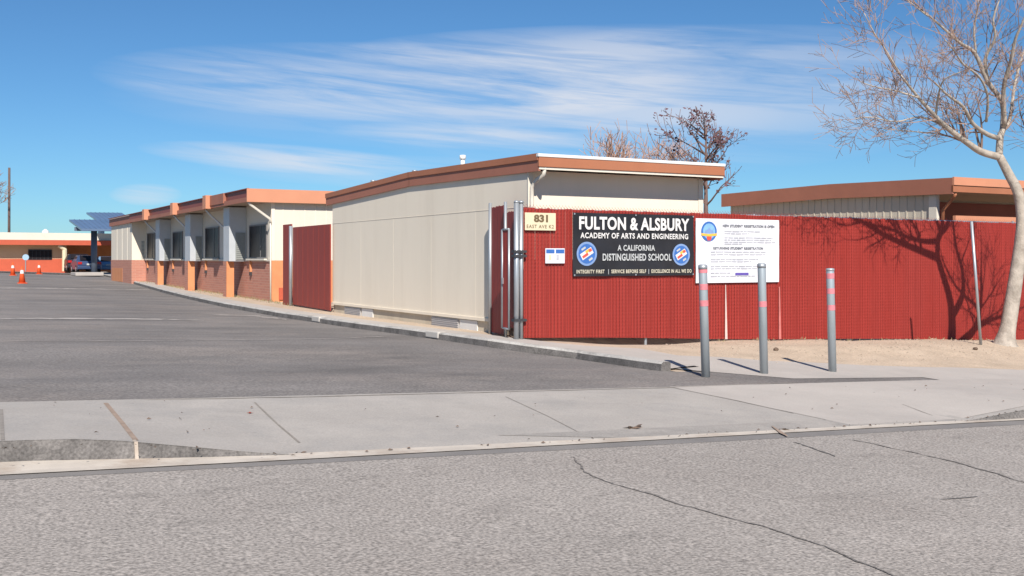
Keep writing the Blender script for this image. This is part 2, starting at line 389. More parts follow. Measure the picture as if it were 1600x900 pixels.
# pale concrete beyond the apron, up to the dirt
edge = [on(1060, 556), on(1130, 558), on(1200, 564), on(1350, 571), on(1600, 578), on(1900, 592)]
cp = [(k_end.x + .42, k_end.y + .0)] + [(wedge[1].x, wedge[1].y), (wedge[2].x, wedge[2].y), (wedge[2].x + .02, 11.8), (110, 11.8), (110, edge[-1].y)]
er = random.Random(9); ed = []
for a_, b_ in zip(edge, edge[1:]):
    k_ = max(1, int((b_ - a_).length / .18))
    ed += [(a_.lerp(b_, i / k_).x, a_.lerp(b_, i / k_).y + er.uniform(-.035, .035) + .05 * math.sin(a_.lerp(b_, i / k_).x * 2.3)) for i in range(k_)]
cp += ed[::-1] + [(on(1000, 545).x, on(1000, 545).y), (on(905, 540).x, on(905, 540).y), (KW[2].x + .25, KW[2].y + .05), (KW[1].x + .25, KW[1].y + .05), (k_end.x + .25, k_end.y + .3)]
sheet('concrete_pad', cp, 'walk_warm', off=.006, cuts_y=())
wl0, wl1 = on(1052, 606), on(1250, 648)
def xleft(y):
    t = (y - wl0.y) / (wl1.y - wl0.y); return wl0.x + (wl1.x - wl0.x) * t
grid_sheet('pale_sidewalk', lambda y: (xleft(y), 60), [8.9, 9.4, 10, 10.6, 11.2, 11.82], zwalk, 'walk_warm', 160, .004)
# strip of concrete along the kerb
def strip_sheet(name, pts, m, fn, off):
    bm = bmesh.new(); L = [bm.verts.new((p.x + .14, p.y, fn(p.x, p.y) + off)) for p in pts]; Q = [bm.verts.new((p.x + w, p.y + .25, fn(p.x, p.y) + off)) for p, w in zip(pts, WID)]
    for i in range(len(pts) - 1): bm.faces.new((L[i], Q[i], Q[i + 1], L[i + 1]))
    bmesh.ops.recalc_face_normals(bm, faces=bm.faces)
    me = bpy.data.meshes.new(name); bm.to_mesh(me); bm.free(); me.materials.append(M[m])
    o = bpy.data.objects.new(name, me); C.objects.link(o); return struct(o)
WID = [1.0, 1.1, 1.0, .85, .75, .7, .7, .7, .75, .75, .8, .8, .8, .8, .8, .85, .9, 1.0, 1.2, 1.4]
strip_sheet('kerb_walk', KW, 'walk_warm', zf, .012)
# the kerb itself
def kerb():
    mb = MB(); rows = []
    pts = []
    for a, b in zip(KW, KW[1:]):
        k = max(1, int((b - a).length / .6))
        for i in range(k): pts.append(a.lerp(b, i / k))
    pts.append(KW[-1])
    rr = random.Random(3)
    for i, p in enumerate(pts):
        q = pts[min(i + 1, len(pts) - 1)]; r = pts[max(i - 1, 0)]; d = (q - r); d.z = 0; d.normalize(); nrm = Vector((d.y, -d.x, 0))
        if nrm.x < 0: nrm = -nrm
        zb = zlot(p.x, p.y) - .05; top = max(zf(p.x, p.y) + .03, zlot(p.x, p.y) + .15) + rr.uniform(-.006, .006)
        base = Vector((p.x, p.y, 0)) + nrm * rr.uniform(-.006, .006)
        prof = [(0, zb), (.02, top - .035), (.055, top), (.17, top), (.20, top - .03), (.20, zb)]
        rows.append([mb.bm.verts.new((base + nrm * w) + Vector((0, 0, z))) for w, z in prof])
    for a, b in zip(rows, rows[1:]):
        for j in range(5): mb.bm.faces.new((a[j], a[j + 1], b[j + 1], b[j]))
    mb.bm.faces.new(rows[0]); mb.bm.faces.new(rows[-1])
    for f in mb.bm.faces:
        c = [v.co for v in f.verts]
        if any(all(any((v.co - p.co).length < 1e-6 for p in (r_[0], r_[1])) for v in f.verts) for r_ in ()): pass
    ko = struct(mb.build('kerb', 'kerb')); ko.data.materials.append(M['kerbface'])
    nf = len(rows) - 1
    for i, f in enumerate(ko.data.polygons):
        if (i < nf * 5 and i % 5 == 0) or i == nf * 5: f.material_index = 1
    for px in (487, 668):
        k = min(range(len(pts)), key=lambda i: abs((pts[i] - O).dot(RT) / (pts[i] - O).dot(FW) * 1658 + 800 - px))
        p = pts[k]; q = pts[k + 1]; d = (q - p); d.z = 0; d.normalize(); top = max(zf(p.x, p.y) + .03, zlot(p.x, p.y) + .15)
        m2 = MB(); c = Vector((p.x + .095, p.y, top - .06)); m2.beam(c - d * .28, c + d * .28, .207, .14)
        struct(m2.build('kerb_repair', 'kerb_patch', bevel=.02))
kerb()

# painted / worn marks, cracks and joints lying on the ground
def ribbon(name, pix, w, m, fn, off, jitter=0.0, seed=1, wid=None):
    rr = random.Random(seed); pts = [on(px, py, fn) for px, py in pix]; fine = []
    for a, b in zip(pts, pts[1:]):
        k = max(1, int((b - a).length / (.07 if 'crack' in name else .22))) if jitter else max(1, int((b - a).length / 1.0))
        fine += [a.lerp(b, i / k) for i in range(k)]
    fine.append(pts[-1]); bm = bmesh.new(); rows = []
    for i, p in enumerate(fine):
        d = fine[min(i + 1, len(fine) - 1)] - fine[max(i - 1, 0)]; d.z = 0; d.normalize(); nr = Vector((-d.y, d.x, 0))
        wob = .012 * math.sin(i * .31 + seed) + .010 * math.sin(i * .83 + 2 * seed) if 'crack' in name else 0
        c = Vector((p.x, p.y, 0)) + nr * (rr.uniform(-jitter, jitter) * (.6 if 'crack' in name else 1) + wob); ww = w * (1 if not jitter else rr.uniform(.35, 1.3))
        if i in (0, len(fine) - 1) and jitter: ww *= .2
        l, r = c + nr * ww / 2, c - nr * ww / 2
        rows.append((bm.verts.new((l.x, l.y, fn(l.x, l.y) + off)), bm.verts.new((r.x, r.y, fn(r.x, r.y) + off))))
    for a, b in zip(rows, rows[1:]): bm.faces.new((a[0], a[1], b[1], b[0]))
    for f in bm.faces:
        f.normal_update()
        if f.normal.z < 0: f.normal_flip()
    me = bpy.data.meshes.new(name); bm.to_mesh(me); bm.free(); me.materials.append(M[m])
    o = bpy.data.objects.new(name, me); C.objects.link(o); return struct(o)
ribbon('road_crack', [(893, 714), (912, 735), (945, 752), (1010, 772), (1060, 788), (1130, 806), (1200, 826), (1260, 846), (1320, 868), (1410, 905), (1500, 950)], .020, 'crack', zf, .005, .015, 1)
ribbon('road_crack', [(1322, 686), (1365, 694), (1430, 708), (1500, 725), (1560, 741), (1610, 757), (1700, 785)], .026, 'crack', zf, .005, .014, 2)
ribbon('road_crack', [(1240, 691), (1270, 700), (1305, 714)], .03, 'stain', zf, .005, .014, 3)
for k, (pix, w) in enumerate(([[(1470, 781), (1500, 779), (1530, 777)], .05], [[(1505, 791), (1522, 793)], .04])):
    ribbon('road_stain', pix, w, 'stain', zf, .005, .02, 10 + k)
for pix, w, m in (([(165, 630), (190, 660), (212, 688)], .045, 'joint_dark'), ([(398, 629), (435, 664), (468, 692)], .022, 'joint'), ([(2, 640), (4, 688)], .03, 'joint'),
                  ([(1365, 613), (1410, 632), (1458, 650)], .02, 'joint'), ([(1052, 606), (1150, 626), (1240, 646)], .02, 'joint'), ([(790, 620), (855, 650), (905, 676)], .012, 'joint')):
    ribbon('sidewalk_joint', pix, w, m, zwalk, .004)
q0 = on(212, 722)
mb = MB(); xj = q0.x + .02; mb.hexa([(xj - .014, ykerb(xj) - .06, zf(xj, 8.7)), (xj + .014, ykerb(xj) - .06, zf(xj, 8.7)), (xj + .014, ykerb(xj) + .1, zf(xj, 8.7)), (xj - .014, ykerb(xj) + .1, zf(xj, 8.7))],
                                [(xj - .014, ykerb(xj) - .008, zwalk(xj, ykerb(xj)) + .006), (xj + .014, ykerb(xj) - .008, zwalk(xj, ykerb(xj)) + .006), (xj + .014, ykerb(xj) + .1, zwalk(xj, ykerb(xj)) + .006), (xj - .014, ykerb(xj) + .1, zwalk(xj, ykerb(xj)) + .006)])
struct(mb.build('kerb_joint', 'lip'))
grid_sheet('gutter_pan', lambda y: (6.2 - (y - 8.8) * 3, 11.25), [8.80, 8.95, 9.10, 9.22], zwalk, 'pan', 60, .0035)
ribbon('gutter_joint', [(1207, 668), (1230, 684)], .07, 'joint_dark', zf, .018, .01)
# faint dark trim along the back of the walk
ribbon('asphalt_edge', [(-20, 630.5), (500, 620.5), (1050, 606), (1250, 598)], .05, 'joint', zf, .008, .012, 4)
for k, (pix, w, m) in enumerate(([[(-10, 498), (120, 498), (260, 499)], .55, 'line'], [[(255, 499), (320, 501)], .35, 'line'], [[(330, 492), (400, 494), (452, 500)], .28, 'line'],
                                 [[(-10, 450), (110, 451), (240, 453)], .8, 'line'], [[(0, 534), (250, 533), (500, 530), (610, 526)], .06, 'line'])):
    ribbon('lot_marking' if m == 'line' else 'tyre_mark', pix, w, m, zlot, .006 + .004 * (m == 'skid') + .0006 * k, .06, 30 + k)

# ------------------------------------------------------------------ near portable classroom
PX, PY = 11.10, 19.30               # left wall plane, front wall plane
c_f = at_x(825.6, 268, PX); c_b = at_x(519.6, 314, PX)
yb = c_b.y
PY = c_f.y
x_r = at_y(1097, 275, PY).x
zw = at_x(825.6, 268, PX).z
def portable():
    t = thing('portable_classroom', 'cream portable classroom with low pitched terracotta roof edge behind the red fence', 'building', (PX, PY, zf(PX, PY)))
    fl0 = at_x(756, 497, PX).z; fl1 = at_x(521, 473, PX).z; fl = (fl0 + fl1) / 2
    yr = at_x(642, 290, PX).y
    z_f, z_r, z_b = at_x(825, 268, PX).z, at_x(642, 292, PX).z, at_x(520, 314, PX).z
    mb = MB()   # wall shell: pentagon extruded along x
    def pent(x): return [(x, PY, fl), (x, yb, fl), (x, yb, z_b + .02), (x, yr, z_r + .05), (x, PY, z_f + .02)]
    mb.hexa(pent(PX), pent(x_r)); mb.build('wall', 'cream', t)
    # siding grooves and horizontal seam as slim battens / flashing
    s = MB()
    zs0, zs1 = at_x(521, 349, PX).z, at_x(767, 328, PX).z
    zs = (zs0 + zs1) / 2
    s.box(PX - .006, PX + .002, PY, yb, zs - .008, zs + .008)
    s.box(PX - .035, PX + .004, PY - .01, yb, fl - .06, fl + .01)
    for yy in (PY + 2.44 * i for i in range(1, int((yb - PY) / 2.44) + 1)):
        s.box(PX - .0015, PX + .001, yy - .006, yy + .006, fl, zs - .02)
    s.build('siding_trim', 'cream', t)
    tr = MB(); tr.box(PX - .02, PX + .10, PY - .022, PY + .004, fl, z_f); tr.build('corner_trim', 'trim', t); tr = MB(); tr.box(x_r - .12, x_r + .02, PY - .02, PY + .004, fl, z_f); tr.build('corner_trim', 'trim', t)
    sk = MB(); sk.box(PX + .03, x_r - .03, PY + .03, yb - .03, fl - .9, fl - .02); sk.build('base_skirt', 'skirt', t)
    for a, b, m in ((538, 563, 'vent'), (565, 582, 'white'), (674, 716, 'vent'), (718, 745, 'white')):
        y1, y0 = at_x(a, 490, PX).y, at_x(b, 490, PX).y
        v = MB(); v.box(PX + .005, PX + .04, y0, y1, fl - .37, fl - .08)
        if m == 'vent':
            for i in range(6): v.box(PX - .008, PX + .01, y0 + .03, y1 - .03, fl - .36 + i * .045, fl - .338 + i * .045)
        v.build('skirt_vent' if m == 'vent' else 'access_panel', m, t)
    # roof and fascias
    ef = at_x(850, 250, PX - .12)
    yo = PY - .50; th = .30
    zt = [(yo, at_x(850, 241, PX).z), (yr, at_x(642, 271, PX).z), (yb + .45, at_x(509, 305, PX).z)]
    xr2 = at_y(1130, 262, yo).x
    roof = MB()
    for (ya, za), (yb2, zb2) in zip(zt, zt[1:]):
        roof.hexa([(PX - .008, ya, za - .10), (xr2 - .03, ya, za - .10), (xr2 - .03, yb2, zb2 - .10), (PX - .008, yb2, zb2 - .10)], [(PX - .008, ya, za), (xr2 - .03, ya, za), (xr2 - .03, yb2, zb2), (PX - .008, yb2, zb2)])
    roof.build('roof', 'roof', t)
    for nm, dx0, dz0, dz1 in (('gable_fascia', .06, -.335, .012), ('gable_cap', .085, -.11, .03)):
        g = MB()
        for (ya, za), (yb2, zb2) in zip(zt, zt[1:]):
            g.hexa([(PX - dx0, ya - .02, za + dz0), (PX - dx0 + .05, ya - .02, za + dz0), (PX - dx0 + .05, yb2, zb2 + dz0), (PX - dx0, yb2, zb2 + dz0)],
                   [(PX - dx0, ya - .02, za + dz1), (PX - dx0 + .05, ya - .02, za + dz1), (PX - dx0 + .05, yb2, zb2 + dz1), (PX - dx0, yb2, zb2 + dz1)])
        g.build(nm, 'fascia2' if nm == 'gable_fascia' else 'fascia', t)
    g = MB()     # right gable
    for (ya, za), (yb2, zb2) in zip(zt, zt[1:]):
        g.hexa([(xr2 - .05, ya, za - .335), (xr2, ya, za - .335), (xr2, yb2, zb2 - .335), (xr2 - .05, yb2, zb2 - .335)], [(xr2 - .05, ya, za + .01), (xr2, ya, za + .01), (xr2, yb2, zb2 + .01), (xr2 - .05, yb2, zb2 + .01)])
    g.build('gable_fascia', 'fascia2', t)
    z0 = zt[0][1]
    f = MB(); f.box(PX - .07, xr2, yo - .06, yo - .01, z0 - .25, z0 - .045); f.build('eave_fascia', 'fascia', t, bevel=.01)
    cpn = MB(); cpn.box(PX - .09, xr2 + .01, yo - .075, yo + .03, z0 - .045, z0 + .022); cpn.build('roof_edge', 'white', t, bevel=.01)
    gt = MB(); gt.box(PX - .05, xr2 - .02, yo - .035, yo + .02, z0 - .30, z0 - .252); gt.build('gutter', 'trim', t)
    so = MB(); so.box(PX - .008, xr2 - .06, yo + .03, PY - .001, z0 - .26, z0 - .22); so.build('soffit', 'soffit', t)
    dp = MB(); dp.tube([(PX + .10, yo - .0, z0 - .24), (PX + .10, yo + .03, z0 - .40), (PX + .09, yo + .30, z0 - .50), (PX + .05, PY - .07, z0 - .62), (PX + .05, PY - .06, z0 - .9), (PX + .05, PY - .06, fl)], .045, 8)
    dp.build('downspout', 'trim', t, smooth=True)
    for px, py, h, m in ((723, 258, .30, 'white'), (583, 287, .12, 'galv'), (648, 270, .08, 'galv')):
        p = at_x(px, py, PX + 1.0); v = MB(); v.tube([(p.x, p.y, p.z - .5), (p.x, p.y, p.z + h * .55)], .055, 10)
        v.tube([(p.x, p.y, p.z + h * .5), (p.x, p.y, p.z + h * .85)], .08, 10)
        v.build('vent_pipe', m, t, smooth=True)
    return fl
FL = portable()

# ------------------------------------------------------------------ long classroom building with wall units
def classroom():
    WX = 11.34; cy = at_x(425, 440, WX).y
    t = thing('classroom_block', 'long cream and brick classroom block with grey wall units and salmon roof edge', 'building', (WX, cy, zf(WX, cy)))
    XE = 30.0; yl = lambda px: at_x(px, 400, WX).y
    yF = at_x(174, 400, 10.55).y; ySec = at_x(206, 400, 10.55).y
    zwain = at_x(419, 407, WX).z; zt = at_y(430, 313, cy).z
    xo = 10.33; yo = cy - .25
    zc = at_x(387, 294, xo).z; zb = at_x(387, 315, xo).z
    gz = lambda y: zf(WX, y) - .1
    mb = MB(); mb.box(WX, XE, cy, yF, zwain, zc - .15); mb.build('wall', 'cream2', t)
    # end wall ribs
    r = MB()
    for i in range(24):
        x = WX + .42 + i * .42; r.box(x - .014, x + .014, cy - .012, cy + .002, zwain, zc - .3)
    r.box(WX - .03, WX + .10, cy - .03, cy + .03, zwain, zb)
    r.build('panel_batten', 'cream', t)
    w = MB(); w.box(WX - .02, XE, cy + .02, yF, gz(cy), zwain); w.build('brick_wainscot', 'brick', t)
    w = MB(); w.box(WX - .05, XE, cy - .03, cy + .05, gz(cy), zwain - .003); w.build('end_wainscot', 'orange', t)
    w = MB(); w.box(WX + .25, WX + 1.15, cy - .08, cy - .031, zf(WX, cy) + .05, zf(WX, cy) + .5); w.build('wall_vent', 'redorange', t)
    led = MB(); led.box(WX - .06, WX - .001, cy + .05, ySec, zwain - .03, zwain + .05); led.build('sill_ledge', 'trim', t)
    # far projecting end section
    fx = 10.55
    s = MB(); s.box(fx, WX + .5, ySec, yF, zwain, zc - .2)
    s.build('end_section_wall', 'cream', t)
    for px in (183, 191, 199): y = at_x(px, 400, fx).y; MB().box(fx - .015, fx, y - .03, y + .03, zwain, zb).build('end_section_batten', 'trim', t)
    s = MB(); s.box(fx - .02, WX + .5, ySec - .02, yF + .02, gz(yF) - .2, zwain); s.build('end_section_wainscot', 'brick', t)
    y0, y1 = at_x(192, 400, fx).y, at_x(176, 400, fx).y
    s = MB(); s.box(fx - .03, fx, y0, y1 + .03, gz(yF), zwain - .5); s.build('end_section_panel', 'orange', t)
    # windows
    for a, b, za, zb_ in ((391, 418, 351, 404), (322, 343, 355, 401), (271, 286, 362, 398), (231, 243, 364, 396)):
        y0, y1 = yl(b), yl(a); z1 = at_x((a + b) / 2, za, WX).z; z0 = zwain + .08
        f = MB(); fw = .05
        f.box(WX - .05, WX + .01, y0, y1, z1 - fw, z1); f.box(WX - .05, WX + .01, y0, y1, z0, z0 + fw)
        f.box(WX - .05, WX + .01, y0, y0 + fw, z0 + fw, z1 - fw); f.box(WX - .05, WX + .01, y1 - fw, y1, z0 + fw, z1 - fw)
        f.box(WX - .035, WX + .01, y0 + (y1 - y0) * .36 - .02, y0 + (y1 - y0) * .36 + .02, z0 + fw, z1 - fw)
        wo_ = f.build('window', 'wframe', t)
        g = MB(); g.box(WX - .02, WX - .003, y0 + fw, y1 - fw, z0 + fw, z1 - fw); g.build('pane', 'glass', wo_)
        g = MB(); g.box(WX - .16, WX - .051, y0 - .08, y1 + .08, z0 - .07, z0 - .01); g.build('sill', 'trim', wo_)
    # wall units with grille; the brick pier and orange front below
    ux = xo + .12
    for a, b_, c_ in ((349, 358, 385), (289, 297, 317), (243, 249, 267), (209, 213, 228)):
        y0 = at_x(c_, 409, WX).y; ux = at_y(b_, 409, y0).x; y1 = at_x(a, 409, ux).y
        zu = zwain - .04; zu1 = zb - .02
        u = MB(); u.box(ux, WX - .002, y0, y1, zu, zu1); un = u.build('wall_unit', 'hvac', t, bevel=.015)
        g = MB(); xa, xb = ux + .25, WX - .06; g0, g1 = zu + .05, zu + 1.15
        g.box(xa, xb, y0 - .03, y0 - .001, g0, g1); 
        for i in range(14): g.box(xa + .03, xb - .03, y0 - .05, y0 - .031, g0 + .04 + i * .078, g0 + .085 + i * .078)
        g.build('grille', 'grille', un)
        p = MB(); p.box(ux - .02, ux + .26, y0 + .35, y1 - .02, gz(y0) - .1, zu - .001); p.build('pier', 'brick', t)
        p = MB(); p.box(ux - .03, ux + .27, y0 + .29, y0 + .35, gz(y0) - .1, zu - .001); p.build('pier_front', 'orange', t)
        # post and small fitting on the wall beside it
        p = MB(); p.box(WX - .10, WX - .02, y0 - .9, y0 - .78, zwain - .45, zwain - .02); p.build('wall_bracket', 'orange', t)
        p = MB(); p.box(WX - .10, WX - .02, y0 - .92, y0 - .76, zwain - .60, zwain - .46); p.build('wall_box', 'dark', t)
    # roof, fascia
    rf = MB(); rf.box(xo + .15, XE + 1, yo + .03, yF, zc - .12, zc - .01); rf.build('roof', 'roof', t)
    so = MB(); so.box(xo + .05, WX - .001, yo + .04, ySec, zb + .03, zb + .08); so.box(WX - .001, XE, yo + .04, cy - .001, zb + .03, zb + .08); so.build('soffit', 'soffit', t)
    f = MB(); f.box(xo, XE + 1, yo - .02, yo + .03, zb, zc); f.build('end_fascia', 'salmon', t)
    f = MB(); f.box(xo + .08, xo + .14, yo + .03, ySec, zb + .16, zc - .02); f.build('side_fascia', 'maroon_shade', t)  # recessed side fascia, its shade painted in as dark maroon
    f = MB(); f.box(xo, xo + .05, yo + .03, ySec + .05, zb, zb + .17); f.build('fascia_lip', 'fascia2', t)
    f = MB(); f.box(fx - .10, fx - .02, ySec, yF + .2, zb, zc - .05); f.build('end_section_fascia', 'fascia2', t)
    f = MB(); f.box(xo + .02, xo + .10, yo + .03, yF, zc - .02, zc + .015); f.build('roof_edge', 'maroon_shade', t)
    for px in (325, 273, 228):
        y = at_x(px, 310, xo - .1).y
        b = MB(); b.box(xo - .20, xo + .12, y, y + .55, zb - .02, zc + .04); b.build('beam_end', 'salmon', t)  # lighter salmon paints in the sun on these projecting ends
    y = at_x(350, 310, xo).y
    f = MB(); f.box(xo - .03, xo + .08, y, at_x(326, 310, xo).y, zb + .1, zc + .01); f.build('fascia_panel', 'fascia2', t)
    # downspouts from the roof edge back to the wall
    ps = [(xo + .1, yo + .1, zb), (xo + .14, yo + .12, zb - .08), (WX - .1, cy - .08, zb - .60), (WX - .08, cy - .08, zb - .75)]
    d = MB(); d.tube(ps, .05, 8); d.tube([(WX - .08, cy - .08, zb - .72), (WX - .07, cy - .07, gz(cy))], .03, 8); d.build('downspout', 'trim', t, smooth=True)
    for a in (348, 296, 248):
        y = at_x(a, 340, WX).y - 1.6
        d = MB(); d.tube([(xo + .15, y + 1.0, zb), (xo + .3, y + .9, zb - .2), (WX - .1, y, zb - 1.0), (WX - .07, y, zb - 1.2)], .045, 8); d.build('downspout', 'white', t, smooth=True)
    return WX, cy
CWX, CWY = classroom()

# red sheet fence joining the two buildings
def red_fence():
    x = 11.0; y0, y1 = yb - .1, at_x(443, 400, 11.0).y
    t = thing('metal_fence', 'plain dark red sheet fence with grey post between the two classroom buildings', 'fence', (x, y0, zf(x, y0)))
    ym = at_x(457, 400, x).y
    zt0 = at_x(518, 350, x).z; zt1 = at_x(462, 355, x).z
    mb = MB(); mb.hexa([(x - .02, y0, zf(x, y0) + .03), (x + .02, y0, zf(x, y0) + .03), (x + .02, ym - .1, zf(x, ym) + .05), (x - .02, ym - .1, zf(x, ym) + .05)],
                       [(x - .02, y0, zt0), (x + .02, y0, zt0), (x + .02, ym - .1, zt1), (x - .02, ym - .1, zt1)]); mb.build('gate_panel', 'redmetal', t)
    mb = MB(); mb.box(x - .02, x + .02, ym + .08, y1, zf(x, y1) - .05, zt1 + .12); mb.build('side_panel', 'redmetal', t)
    mb = MB(); mb.tube([(x - .06, ym, zf(x, ym) - .1), (x - .06, ym, zt1 + .05)], .06, 12); mb.build('post', 'galv', t, smooth=True)
    mb = MB()
    for i in range(1, 7):
        y = y0 + (ym - .1 - y0) * i / 7; mb.box(x - .026, x - .019, y - .015, y + .015, zf(x, y) + .06, min(zt0, zt1) - .02)
    mb.build('panel_seam', 'redmetal', t)
red_fence()

# ------------------------------------------------------------------ slatted chain link
FY = 18.15
fz = at_y(820, 322, FY).z
def fabric(slats, wires, p0, p1, zb0, zb1, zt0, zt1, seed=1, pitch=.088, wire=True, dia=.075, front=-1):
    rr = random.Random(seed); p0, p1 = Vector((p0[0], p0[1], 0)), Vector((p1[0], p1[1], 0)); L = (p1 - p0).length; d = (p1 - p0) / L; nr = Vector((d.y, -d.x, 0))
    n = int(L / pitch)
    for i in range(n):
        a = (i + .04) * pitch; b = (i + .96) * pitch; q = rr.uniform(-.0015, .0015); tw = rr.uniform(-.0012, .0012)
        t = (a / L); zb = zb0(a) if callable(zb0) else zb0 + (zb1 - zb0) * t; zt = zt0 + (zt1 - zt0) * t - .035 + rr.uniform(-.012, .012)
        A = p0 + d * a + nr * (q + tw); B = p0 + d * b + nr * (q - tw); Cc = p0 + d * (a + b) / 2 + nr * (q + .0022)
        z = Vector((0, 0, 1))
        # shallow V shaped slat
        bot = [A + z * zb, Cc + z * zb, B + z * zb, B - nr * .01 + z * zb, A - nr * .01 + z * zb]
        top = [A + z * zt, Cc + z * zt, B + z * zt, B - nr * .01 + z * zt, A - nr * .01 + z * zt]
        slats.hexa(bot, top)
    if not wire: return
    bm = wires.bm; m = int(L / dia); w = .0035
    for i in range(m):
        x0 = i * dia
        t = x0 / L; zb = zb0(x0) if callable(zb0) else zb0 + (zb1 - zb0) * t; zt = zt0 + (zt1 - zt0) * t
        rows = int((zt - zb) / (dia * .5))
        pts = []
        for k in range(rows + 1):
            xx = x0 + (dia * .5 if k % 2 else 0); off = .020 if k % 2 else .026
            pts.append(p0 + d * xx + nr * off + Vector((0, 0, zt - k * dia * .5)))
        pts.insert(0, p0 + d * (x0 - .02) + nr * .02 + Vector((0, 0, zt + .035)))
        pv = None
        for p in pts:
            pr = (bm.verts.new(p - d * w), bm.verts.new(p + d * w + nr * .001))
            if pv: bm.faces.new((pv[0], pv[1], pr[1], pr[0]))
            pv = pr
        # mirrored strand
        pts = []
        for k in range(rows + 1):
            xx = x0 + (dia * .5 if k % 2 == 0 else 0) + dia * .5; off = .026 if k % 2 == 0 else .020
            pts.append(p0 + d * (xx - (dia if k % 2 == 0 else 0) + (dia * .5 if k % 2 == 0 else 0)) + nr * off + Vector((0, 0, zt - k * dia * .5)))
        pv = None
        for p in pts:
            pr = (bm.verts.new(p - d * w), bm.verts.new(p + d * w + nr * .001))
            if pv: bm.faces.new((pv[0], pv[1], pr[1], pr[0]))
            pv = pr
fx0 = at_y(818, 400, FY).x; fx1 = 34.0
def main_fence():
    t = thing('slatted_fence', 'long red slatted chain link fence carrying the banners along the dirt', 'fence', (fx0, FY, zf(fx0, FY)))
    s, w = MB(), MB()
    zb = lambda a: zf(fx0 + a, FY) + .05 + .012 * math.sin(a * .8)
    fabric(s, w, (fx0, FY), (fx1, FY), zb, 0, fz, at_y(1590, 347, FY).z - (fz - at_y(1590, 347, FY).z) * .5, 5)
    s.build('slat_panel', 'red', t); w.build('wire_mesh', 'wire', t, recalc=False)
    x = fx0 + .1
    p = MB(); p.tube([(fx0, FY + .06, fz - .06), (fx1, FY + .06, fz - .1)], .025, 8); p.build('top_rail', 'galv', t)
    x = fx0 + 3.0
    while x < fx1:
        p = MB(); p.tube([(x, FY + .07, zf(x, FY) - .2), (x, FY + .07, fz - .03)], .03, 8); p.build('line_post', 'galv', t); x += 3.0
    # pale whitewash runs below the poster
    for px, w0, w1, top, m in ((1134, .008, .034, 445, 'drip'), (1218, .015, .035, 448, 'pale_slat')):
        a = at_y(px, top, FY - .04); b = at_y(px + 1, 530, FY - .04)
        d = MB(); y = FY - .035
        d.hexa([(b.x - w1, y - .003, b.z), (b.x + w1, y - .003, b.z), (b.x + w1, y, b.z), (b.x - w1, y, b.z)], [(a.x - w0, y - .003, a.z), (a.x + w0, y - .003, a.z), (a.x + w0, y, a.z), (a.x - w0, y, a.z)])
        d.build('paint_run', m, t)
main_fence()

def corner():
    A = Vector((fx0 - .10, FY, 0)); Cc = Vector((PX - .24, at_x(768, 420, PX - .24).y, 0))
    t = thing('gate_post', 'tall galvanised double gate post at the left end of the red fence', 'post', (A.x, A.y, zf(A.x, A.y)))
    for o in (-.075, .03):
        p = MB(); p.tube([(A.x + o, FY - .03, zf(A.x, FY) - .15), (A.x + o, FY - .03, at_y(812, 317, FY).z)], .052 if o < 0 else .038, 14)
        p.build('post', 'galv', t, smooth=True)
        c = MB(); z = at_y(812, 317, FY).z; c.tube([(A.x + o, FY - .03, z), (A.x + o, FY - .03, z + .03), (A.x + o, FY - .03, z + .05)], [.058, .05, .015], 12); c.build('post_cap', 'galv', t, smooth=True)
    for py in (393, 400, 500):
        z = at_y(812, py, FY).z; b = MB(); b.box(A.x - .16, A.x + .12, FY - .10, FY + .03, z - .025, z + .025); b.build('hinge_band', 'dark', t)
    # return fence to the portable wall
    d = (Cc - A); B = A + d * .42
    t = thing('return_fence', 'short dark red slatted fence return between gate and portable wall', 'fence', (Cc.x, Cc.y, zf(Cc.x, Cc.y)))
    s, w = MB(), MB(); zt = at_x(770, 322, Cc.x).z
    fabric(s, w, (B.x, B.y), (Cc.x, Cc.y), zf(B.x, B.y) + .03, zf(Cc.x, Cc.y) + .03, zt, zt, 8, wire=False)
    s.build('slat_panel', 'red', t)
    for q, top, r in ((Cc, at_x(770, 317, Cc.x).z, .04), (B, at_d(790, 316, 22).z, .035)):
        p = MB(); p.tube([(q.x - .03, q.y, zf(q.x, q.y) - .1), (q.x - .03, q.y, top)], r, 12); p.build('post', 'galv', t, smooth=True)
    # the gate leaf standing ajar
    h = Vector((A.x - .16, A.y + .12, 0)); e = at_d(785.5, 400, 21.25); e.z = 0
    z0, z1 = at_d(795, 512, 21.3).z, at_d(795, 359, 21.3).z
    t = thing('chain_link_gate', 'narrow red slatted gate leaf ajar in grey frame beside the double post', 'gate', (h.x, h.y, zf(h.x, h.y)))
    fr = MB(); z = Vector((0, 0, 1))
    fr.tube([h + z * z0, h + z * z1], .022, 8); fr.tube([e + z * z0, e + z * z1], .034, 10); fr.tube([h + z * z1, e + z * z1], .022, 8); fr.tube([h + z * z0, e + z * z0], .022, 8)
    fr.build('gate_frame', 'galv', t, smooth=True)
    s, w = MB(), MB(); fabric(s, w, h.lerp(e, .04), h.lerp(e, .96), z0 + .02, z0 + .02, z1 + .02, z1 + .02, 9, pitch=.06, wire=False); s.build('slat_panel', 'red', t)
    l = MB(); m = h.lerp(e, .98); l.box(m.x - .05, m.x + .03, m.y - .08, m.y - .03, (z0 + z1) / 2 - .1, (z0 + z1) / 2 + .02); l.build('latch', 'galv', t)
    # dark red upper panel over the gate
    t = thing('fence_panel', 'small red slatted filler panel standing behind the gate leaf', 'fence', (B.x, B.y, zf(B.x, B.y)))
    s, w = MB(), MB(); fabric(s, w, (A.x + .02, A.y + .1), (B.x, B.y), zf(A.x, A.y) + .22, zf(B.x, B.y) + .22, fz - .05, fz - .05, 4, wire=False); s.build('slat_panel', 'red', t)
corner()

